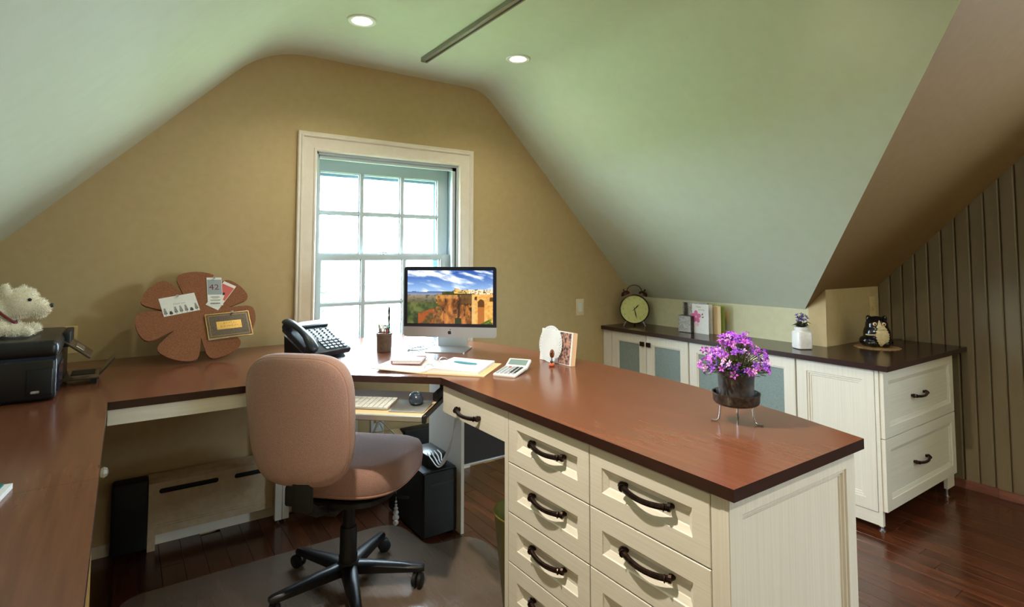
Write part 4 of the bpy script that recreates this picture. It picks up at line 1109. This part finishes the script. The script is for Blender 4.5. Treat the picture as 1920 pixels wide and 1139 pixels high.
build('tray_stop', MB(Matrix.Translation((.366, .10, .022)) @ Matrix.Rotation(radians(-52), 4, 'Y')).rbox((.038, 0, 0), (.078, .15, .005), .002, 1), M['smoke'], pr)

def remesh(parts, voxel, name, m, parent, smooth_it=4):
    mb = MB()
    for p in parts: mb.ball(p[0], p[1], p[2] if len(p) > 2 else (1, 1, 1), 20, 14)
    o = build('tmp', mb, m)
    md = o.modifiers.new('r', 'REMESH'); md.mode = 'VOXEL'; md.voxel_size = voxel
    ms_ = o.modifiers.new('s', 'SMOOTH'); ms_.factor = .5; ms_.iterations = smooth_it
    dg_ = bpy.context.evaluated_depsgraph_get(); ev = o.evaluated_get(dg_)
    me = bpy.data.meshes.new_from_object(ev)
    bpy.data.objects.remove(o)
    me.name = name
    me.polygons.foreach_set('use_smooth', [True]*len(me.polygons))
    if not me.materials: me.materials.append(m)
    q = bpy.data.objects.new(name, me); COL.objects.link(q); q.parent = parent
    return q
dog = thing('plush_dog', 'cream white plush terrier with red collar lying on the printer', 'plush toy', (-.372, 2.44, 1.0409))
dp_ = [((-.03, 0, .062), .085, (1.25, .78, .72)), ((-.12, .01, .055), .07, (1.1, .9, .78)), ((.035, 0, .085), .052, (1, .9, 1)), ((.092, 0, .108), .050, (1.02, .92, .95)), ((.128, 0, .096), .036, (1.15, .85, .8)), ((.150, 0, .088), .024, (1.0, 1, .85)),
       ((.112, 0, .135), .026, (1, 1, .8)), ((.060, -.030, .150), .018, (.8, .55, 1.5)), ((.062, -.030, .163), .011, (.7, .55, 1.3)), ((.098, .030, .150), .015, (.8, .55, 1.2)), ((.145, 0, .070), .018, (1, .9, .6)),
       ((.04, -.045, .032), .03, (1.3, .85, .9)), ((.085, -.046, .022), .021, (1.6, .9, .95)), ((.118, -.046, .0185), .0185, (1.1, 1, .95)), ((.07, .045, .026), .024, (1.5, .85, .95)), ((.125, .045, .020), .0195, (1.2, 1, .95)), ((-.09, -.05, .03), .03, (1.4, .8, .95))]
db = remesh(dp_, .0055, 'body', M['plush'], dog)
mb = MB(); rr = random.Random(11)
for p in db.data.polygons:
    c, n = p.center, p.normal
    for _ in range(2):
        d_ = (n + Vector((rr.gauss(0, .45), rr.gauss(0, .45), rr.gauss(-.1, .45)))).normalized()
        if c.z < .012 and d_.z < 0: continue
        L_ = rr.uniform(.004, .011); s_ = d_.orthogonal().normalized()*.0011
        mb.add([tuple(c - s_ - n*.001), tuple(c + s_ - n*.001), tuple(c + d_*L_)], [(0, 1, 2)])
build('fur', mb, M['plush'], db)['kind'] = 'stuff'
build('nose', MB().ball((.175, 0, .098), .009, (.8, 1.1, .8), 12, 8), M['ink'], dog, smooth=True)
build('mouth', MB().ball((.166, -.006, .076), .006, (1.2, 1.2, .5), 10, 6), M['pinkn'], dog, smooth=True)
for s in (-1, 1): build('eye', MB().ball((.122, s*.040, .121), .0055, (1, .8, 1), 10, 8), M['ink'], dog, smooth=True)
build('collar', MB(Matrix.Translation((.052, 0, .084)) @ Matrix.Rotation(radians(48), 4, 'Y')).tube([(.052*cos(q), .050*sin(q), 0) for q in [2*pi*i/28 for i in range(28)]], .0042, 6, closed=True), M['red'], dog, smooth=True)
bk = thing('booklet', 'teal booklet on white papers at the left edge of the desk', 'booklet', (-.165, 1.466, ZD + .0004), radians(-8))
build('papers', MB().box(-.24, 0, -.18, 0, 0, .010), M['paper'], bk)
build('cover', MB().box(-.24, -.012, -.18, -.004, .010, .0125), M['teal'], bk)

# ================================================================== FLOWERS ON THE PENINSULA
FC = (1.378, .925)
st = thing('plant_stand', 'dark metal dish on three bent wire legs under the flower pot', 'plant stand', (FC[0], FC[1], ZD + .0004))
build('dish', MB().lathe([(.02, .050), (.050, .050), (.056, .053), (.0595, .058), (.0605, .076), (.0625, .079), (.0625, .082), (.0595, .081), (.057, .060), (.03, .057), (.005, .057)], 40), M['pan'], st, smooth=True)
for a in (128, 30, -62):
    q = Vector((cos(radians(a)), sin(radians(a)), 0))
    build('leg', MB().tube([tuple(q*.040 + Vector((0, 0, .0505))), tuple(q*.043 + Vector((0, 0, .02))), tuple(q*.046 + Vector((0, 0, .006))), tuple(q*.052 + Vector((0, 0, .0024))), tuple(q*.066 + Vector((0, 0, .0024)))], .0022, 8), M['steel'], st, smooth=True)
po = thing('flower_pot', 'small weathered dark pot of purple bellflowers on the wire stand', 'potted plant', (FC[0], FC[1], ZD + .0581))
build('pot', MB().lathe([(.041, 0), (.0435, .002), (.0475, .078), (.0485, .084), (.0455, .085), (.044, .070), (.01, .069)], 36), M['pot'], po, smooth=True)
build('soil', MB().lathe([(.001, .0712), (.0435, .0705)], 20, cap1=False), M['soil'], po)
rr = random.Random(21)
# five-petalled bell
def bell():
    mb = MB(); n = 5
    for k in range(n):
        a = 2*pi*k/n
        def pt(r, z, da): return (r*cos(a + da), r*sin(a + da), z)
        vs = [pt(.0015, -.004, 0), pt(.004, .001, -.5), pt(.004, .001, .5), pt(.0085, .003, -.42), pt(.0085, .003, .42), pt(.0092, .0042, 0), pt(.0135, .0025, 0)]
        mb.add(vs, [(0, 1, 5), (0, 5, 2), (1, 3, 5), (2, 5, 4), (3, 6, 5), (4, 5, 6)])
    return mb
fm = []
for m in ('fl1', 'fl2', 'fl3', 'fl4'):
    mm = bell(); me = bpy.data.meshes.new('flower'); me.from_pydata(mm.v, [], mm.f); me.materials.append(M[m]); fm.append(me)
smb = MB(); lmb = MB()
for i in range(190):
    th = rr.uniform(0, 2*pi); u = rr.random()
    el = radians(rr.choice([rr.uniform(-12, 30), rr.uniform(8, 80), rr.uniform(25, 90)]))
    R_ = rr.uniform(.72, 1.0)
    d_ = Vector((cos(th)*cos(el), sin(th)*cos(el), sin(el)))
    c = Vector((d_.x*.094*R_, d_.y*.094*R_, .094 + d_.z*.076*R_ + (.012 if el > .9 else 0)))
    if c.z < .085 and R_ < .93: c.z = .085 + rr.random()*.02
    o = bpy.data.objects.new('flower', fm[rr.choices((0, 1, 2, 3), (38, 36, 16, 10))[0]]); COL.objects.link(o); o.parent = po
    ax = (d_ + Vector((rr.gauss(0, .5), rr.gauss(0, .5), rr.gauss(.1, .4)))).normalized()
    sc_ = rr.uniform(.65, 1.05)
    o.matrix_local = Matrix.Translation(c) @ ax.to_track_quat('Z', 'X').to_matrix().to_4x4() @ Matrix.Rotation(rr.uniform(0, 6), 4, 'Z') @ Matrix.Diagonal((sc_, sc_, sc_, 1))
    b0 = Vector((d_.x*.02, d_.y*.02, .072)); mid = b0.lerp(c, .5) + Vector((0, 0, .012))
    smb.tube([tuple(b0), tuple(mid), tuple(c - ax*.003)], .0009, 4)
for i in range(260):
    th = rr.uniform(0, 2*pi); r_ = .075*sqrt(rr.random()); z_ = .074 + rr.random()*.05*(1 - r_/.1)
    c = Vector((r_*cos(th), r_*sin(th), z_)); d_ = Vector((cos(th), sin(th), rr.uniform(-.1, .8))).normalized(); s_ = d_.cross(Vector((0, 0, 1))).normalized()*.0055
    lmb.add([tuple(c), tuple(c + d_*.008 + s_), tuple(c + d_*.018), tuple(c + d_*.008 - s_)], [(0, 1, 2, 3)])
build('stems', smb, M['stem'], po)['kind'] = 'stuff'
build('leaves', lmb, M['leaf'], po)['kind'] = 'stuff'

# ================================================================== ON THE RIGHT COUNTER
Zc = ZR + .0004
cl = thing('alarm_clock', 'large copper twin-bell alarm clock with yellow face', 'clock', (3.118, 2.922, Zc), radians(-47))
CZ = .121
CF_ = frame((0, 0, CZ), (1, 0, 0), (0, 0, 1))       # z out of the face (local -Y)
body = MB(CF_ @ Matrix.Translation((0, 0, -.05))).lathe([(.06, -.014), (.09, -.006), (.104, .010), (.1085, .03), (.1095, .052), (.108, .060), (.1025, .063), (.1005, .058), (.1005, .050)], 48, cap1=False)
build('case', body, M['copper'], cl, smooth=True, angle=40)
face = build('face', MB(CF_).lathe([(.0005, .0008), (.1012, .0008)], 48, cap0=False, cap1=False).lathe([(.0005, -.004), (.1012, -.004)], 48, cap0=False, cap1=False), M['clockface'], cl)
nm = MB(CF_)
for k in range(12):
    a = radians(90 - 30*(k + 1)); nm.text(str(k + 1), .017, .080*cos(a), .080*sin(a), .0013)
build('numerals', nm, M['pencily'], face)
def hand(mb, a, L, w_):
    d_ = (cos(radians(a)), sin(radians(a))); p = (-d_[1], d_[0])
    mb.poly([(-d_[0]*.018 - p[0]*w_*.3, -d_[1]*.018 - p[1]*w_*.3), (d_[0]*L*.55 - p[0]*w_, d_[1]*L*.55 - p[1]*w_), (d_[0]*L, d_[1]*L), (d_[0]*L*.55 + p[0]*w_, d_[1]*L*.55 + p[1]*w_), (-d_[0]*.018 + p[0]*w_*.3, -d_[1]*.018 + p[1]*w_*.3)], .002, .003)
    return mb
build('hour_hand', hand(MB(CF_), 46, .052, .0042), M['ink'], face); build('minute_hand', hand(MB(CF_ @ Matrix.Translation((0, 0, .0015))), -77, .072, .0038), M['ink'], face)
for s in (-1, 1):
    BMx = Matrix.Translation((s*.060, .02, CZ + .1015)) @ Matrix.Rotation(s*radians(24), 4, 'Y')
    b_ = build('bell', MB(BMx).lathe([(.034, .002), (.0345, .006), (.031, .018), (.022, .028), (.010, .032), (.004, .033)], 24), M['copper'], cl, smooth=True)
    build('bell_finial', MB(BMx).lathe([(.004, .032), (.004, .040), (.006, .043), (.003, .048)], 10), M['copper'], b_, smooth=True)
    build('leg', MB().cyl((s*.060, -.012, CZ - .088), (s*.078, -.024, .0), .0045, .0035, 8), M['nickel'], cl, smooth=True)
build('rear_leg', MB().cyl((0, .05, CZ - .09), (0, .06, .0), .005, .004, 8), M['copper'], cl)
build('carry_handle', MB().tube([(.052*cos(q), .02, CZ + .135 + .042*sin(q)) for q in [pi*i/16 for i in range(17)]], .0028, 8), M['copper'], cl, smooth=True)

sf = thing('silver_album', 'ornate silver embossed album standing against the low wall', 'album', (3.222, 2.455, Zc), radians(90))
# local x runs +Y, local y runs -X
build('block', MB().box(-.085, .095, -.02, .012, 0, .196), M['silver'], sf)
build('cover', MB(frame((.1, .0125, 0), (-1, 0, 0), (0, 0, 1))).panel(.195, .199, [(0, -.004), (0, 0), (.004, .001), (.030, .001), (.032, -.001), (.040, -.001), (.042, .0005)]), M['silver'], sf)
mb = MB()
for i in range(16): mb.ball((.095, .014, .008 + i*.0122), .003, n=8, m=6).ball((.052, .014, .008 + i*.0122), .0022, n=8, m=6)
build('beading', mb, M['pan'], sf, smooth=True)['kind'] = 'stuff'
build('spine_band', MB().box(.060, .088, .0127, .0155, .004, .194), M['pan'], sf)
sbx = thing('silver_box', 'small square silver box in front of the ornate album', 'box', (3.150, 2.478, Zc), radians(90))
build('box', MB().rbox((0, -.0, .056), (.100, .044, .112), .002, 1), M['pan'], sbx); build('front_plate', MB(frame((.050, .0222, .002), (-1, 0, 0), (0, 0, 1))).panel(.100, .108, [(0, 0), (0, .002), (.002, .003), (.007, .003), (.008, .002)]), M['silver'], sbx)
gc = thing('greeting_card', 'white greeting card with pink flower standing on the counter', 'card', (3.168, 2.378, Zc), radians(90))
def leaf_card(root, a, b, h_, m, name, flip=1):
    a, b = Vector(a), Vector(b); d_ = (b - a).normalized(); n_ = Vector((-d_.y, d_.x, 0))*.0005
    return build(name, MB().loops([[tuple(a - n_), tuple(b - n_), tuple(b + n_), tuple(a + n_)], [tuple(p + Vector((0, 0, h_))) for p in (a - n_, b - n_, b + n_, a + n_)]]), m, root)
leaf_card(gc, (.066, .004, 0), (-.070, .012, 0), .192, M['paper'], 'front_leaf'); leaf_card(gc, (.066, .0035, 0), (-.066, -.034, 0), .192, M['paper'], 'back_leaf')
GF = frame((.066, .0048, 0), (-.136, .008, 0), (0, 0, 1))
fl_ = MB(GF)
for k in range(5):
    a = radians(90 + 72*k); cx, cy = .034 + .022*cos(a), .108 + .024*sin(a)
    fl_.poly([(cx + .020*cos(q)*cos(a) - .015*sin(q)*sin(a), cy + .020*cos(q)*sin(a) + .015*sin(q)*cos(a)) for q in [2*pi*i/14 for i in range(14)]], .0006, .0008 + .0001*k)
build('flower_print', fl_, M['pinkfl'], gc)
build('flower_centre', MB(GF).poly([(.034 + .008*cos(q), .108 + .008*sin(q)) for q in [2*pi*i/12 for i in range(12)]], .0006, .0016).poly([(.044 + .012*cos(q), .058 + .012*sin(q)) for q in [2*pi*i/12 for i in range(12)]], .0006, .0009), M['pinkf2'], gc)['kind'] = 'stuff'
build('leaf_print', MB(GF).poly([(.082, .118), (.092, .126), (.090, .138), (.082, .130)], .0006, .0008).poly([(.080, .108), (.092, .104), (.098, .112), (.088, .114)], .0006, .0008), M['leaf'], gc)['kind'] = 'stuff'
build('writing', MB(GF).text('Happy', .017, .055, .176, .0008).text('birthday', .015, .080, .157, .0008), M['green'], gc)
g2 = thing('greeting_card', 'lime green edged card standing behind the white greeting card', 'card', (3.222, 2.318, Zc), radians(90))
leaf_card(g2, (.03, .006, 0), (-.064, .012, 0), .186, M['manila'], 'front_leaf'); leaf_card(g2, (.03, .0055, 0), (-.074, -.014, 0), .19, M['green'], 'back_leaf')

jr = thing('violet_jar', 'white ceramic square jar with a small purple violet', 'potted plant', (3.118, 1.675, Zc), radians(-30))
build('jar', MB().loops([[(x*k, y*k, z) for x, y in sup(.042, .042, e_, 32)] for k, z, e_ in ((.80, 0, 5), (.97, .004, 5), (1.0, .012, 5), (1, .088, 5), (.93, .094, 4), (.80, .098, 2.2), (.80, .104, 2), (.88, .105, 2), (.88, .120, 2), (.80, .1205, 2), (.76, .112, 2))]), M['jar'], jr, smooth=True, angle=40)
build('embossed_heart', MB(frame((0, -.0425, .05), (1, 0, 0), (0, 0, 1))).poly([(.0012*16*sin(q)**3, .0012*(13*cos(q) - 5*cos(2*q) - 2*cos(3*q) - cos(4*q))) for q in [2*pi*i/32 for i in range(32)]], -.002, .0015), M['jar'], jr)
build('soil', MB().lathe([(.001, .1135), (.031, .113)], 16, cap1=False), M['soil'], jr)
rr = random.Random(8)
for i in range(12):
    a = 2*pi*i/12 + rr.random()*.3; d_ = Vector((cos(a), sin(a), 0)); s_ = Vector((-d_.y, d_.x, 0)); L_ = rr.uniform(.034, .056); up_ = rr.uniform(.008, .034)
    p0 = d_*.008 + Vector((0, 0, .114)); p1 = d_*L_*.6 + Vector((0, 0, .118 + up_)); p2 = d_*L_*1.15 + Vector((0, 0, .114 + up_*.8))
    build('leaf', MB().add([tuple(p0), tuple(p1 + s_*.014), tuple(p2), tuple(p1 - s_*.014), tuple(p1 + Vector((0, 0, .002)))], [(0, 4, 1), (1, 4, 2), (2, 4, 3), (3, 4, 0)]), M['leafd'], jr)
for i in range(16):
    a = rr.uniform(0, 2*pi); r_ = .032*sqrt(rr.random()); c = Vector((r_*cos(a), r_*sin(a), .158 + rr.random()*.036 - r_*.3))
    o = bpy.data.objects.new('flower', fm[3]); COL.objects.link(o); o.parent = jr
    ax = Vector((cos(a)*.6 + rr.gauss(0, .3), sin(a)*.6 + rr.gauss(0, .3), .8)).normalized()
    o.matrix_local = Matrix.Translation(c) @ ax.to_track_quat('Z', 'X').to_matrix().to_4x4() @ Matrix.Diagonal((1.1, 1.1, 1.1, 1))
mb = MB()
for i in range(6): mb.tube([(0, 0, .113), (.02*cos(i), .02*sin(i), .165)], .0012, 4)
build('stems', mb, M['stem'], jr)['kind'] = 'stuff'

dm = thing('round_doily', 'flat tan round mat under the cat figurine', 'table mat', (3.505, 1.455, Zc))
build('disc', MB().poly([((.112 + .003*sin(22*q))*cos(q), (.112 + .003*sin(22*q))*sin(q)) for q in [2*pi*i/88 for i in range(88)]], 0, .003), M['mat_wood'], dm)
ctf = thing('cat_figurine', 'round black and white ceramic cat sitting on the tan mat', 'figurine', (3.505, 1.455, Zc + .0032), radians(-52))
cat_parts = [((0, 0, .072), .070, (.98, .9, 1.02)), ((0, 0, .120), .058, (.98, .9, .9)), ((-.040, 0, .158), .016, (.9, .6, 1.3)), ((.040, 0, .158), .016, (.9, .6, 1.3)), ((-.03, -.02, .022), .030, (1.1, 1.2, .75)), ((.03, -.02, .022), .030, (1.1, 1.2, .75)), ((.045, .02, .03), .04, (1, 1.1, .78)), ((-.045, .02, .03), .04, (1, 1.1, .78))]
remesh(cat_parts, .005, 'body', M['catblack'], ctf, 6)
mb = MB(); n_ = 22; m_ = 26; rr = random.Random(5); g = []
for j in range(m_ + 1):
    t = j/m_; z_ = .008 + .118*t; w__ = .034*(sin(pi*min(1, t*.93 + .05)))**.6
    for i in range(n_ + 1):
        u = i/n_*2 - 1; x_ = .016*(1 - t*.6) + u*w__*(1 + .10*sin(j*2.1))
        rb = .070*.9 if z_ < .10 else .056
        zc_ = .072 if z_ < .10 else .11
        y_ = -sqrt(max(1e-5, 1 - min(.98, (x_/.069)**2) - min(.9, ((z_ - zc_)/.074)**2)*.9))*.066 - .0035 - .0025*rr.random()
        g.append((x_, y_, z_))
mb.add(g, [(j*(n_+1) + i, j*(n_+1) + i + 1, (j+1)*(n_+1) + i + 1, (j+1)*(n_+1) + i) for j in range(m_) for i in range(n_)])
build('chest_fur', mb, M['catwhite'], ctf, smooth=True, angle=60)
build('blaze', MB(frame((0, -.0535, .120), (1, 0, 0), (0, .25, 1))).poly([(-.011, 0), (.011, 0), (.006, .018), (0, .034), (-.006, .018)], -.008, .0012), M['catwhite'], ctf)
build('muzzle', MB().ball((0, -.051, .115), .012, (1.3, .6, .8), 12, 8), M['catwhite'], ctf, smooth=True)
for s in (-1, 1):
    e_ = build('eye', MB().ball((s*.022, -.0480, .131), .0105, (1, .5, 1), 14, 8), M['peach'], ctf, smooth=True)
    build('pupil', MB().ball((s*.022, -.0532, .131), .0048, (.8, .4, 1.1), 10, 6), M['ink'], e_, smooth=True)
build('tail_stripe', MB().tube([(-.062, -.028, .070), (-.050, -.046, .070), (-.034, -.059, .072), (-.018, -.067, .073)], .0035, 8), M['catwhite'], ctf, smooth=True)

# ================================================================== CEILING FITTINGS
def downlight(x, y, label, z=ZC, tilt=0, power=LAMP_W, aim=0, cone=140):
    t = thing('recessed_light', label, 'ceiling light', (x, y, z), group='recessed ceiling lights')
    t.rotation_euler = (0, tilt, 0)
    build('trim_ring', MB().lathe([(.067, -.0002), (.067, -.004), (.062, -.007), (.047, -.005), (.045, -.0005)], 36, cap0=False, cap1=False), M['white'], t, smooth=True)
    build('baffle', MB().lathe([(.0455, -.0015), (.0445, -.0008), (.0003, -.0006)], 36, cap0=False, cap1=False), M['white'], t)
    build('bulb', MB().lathe([(.040, -.0012), (.036, -.005), (.022, -.0085), (.001, -.0095)], 28), M['lamp'], t, smooth=True)
    d = bpy.data.lights.new('recessed_lamp', 'SPOT'); d.energy = power; d.color = (1.0, .91, .77); d.spot_size = radians(cone); d.spot_blend = .8; d.shadow_soft_size = .03
    o = bpy.data.objects.new('lamp_light', d); COL.objects.link(o); o.parent = t; o.location = (0, 0, -.03); o.rotation_euler = (0, aim, 0)
downlight(.864, 2.466, 'round recessed ceiling light left of the dark track')
downlight(1.742, 2.466, 'round recessed ceiling light right of the dark track')
downlight(.36, 1.20, 'round recessed light in the left ceiling slope above the chair', zl(.36), -math.atan(1.023), LAMP_W*8, .24, 92)
downlight(1.742, .95, 'added unseen fill downlight above the peninsula end')  # added out of view as extra light from above
downlight(.864, -.57, 'added unseen fill downlight behind the camera on the left', power=LAMP_W*2.6)  # added out of view to brighten the end panel, seat and gable wall
downlight(1.742, -.57, 'added unseen fill downlight behind the camera on the right', power=LAMP_W*1.8)  # added out of view to brighten the end panel and file drawers
tk = thing('light_track', 'long slim dark ceiling track with bright groove between the recessed lights', 'track', (1.315, 2.748, ZC))
build('rail', MB().box(-.019, .019, -3.4, 0, -.022, -.0003), M['nickel'], tk)
build('groove', MB().box(-.001, .009, -3.38, -.012, -.0235, -.022), M['ink'], tk)
for a, b in ((-.018, -.002), (.010, .018)): build('lip', MB().box(a, b, -3.4, -.002, -.0245, -.022), M['steel'], tk)
build('end_cap', MB().box(-.0195, .0195, 0, .003, -.025, -.0003), M['nickel'], tk)
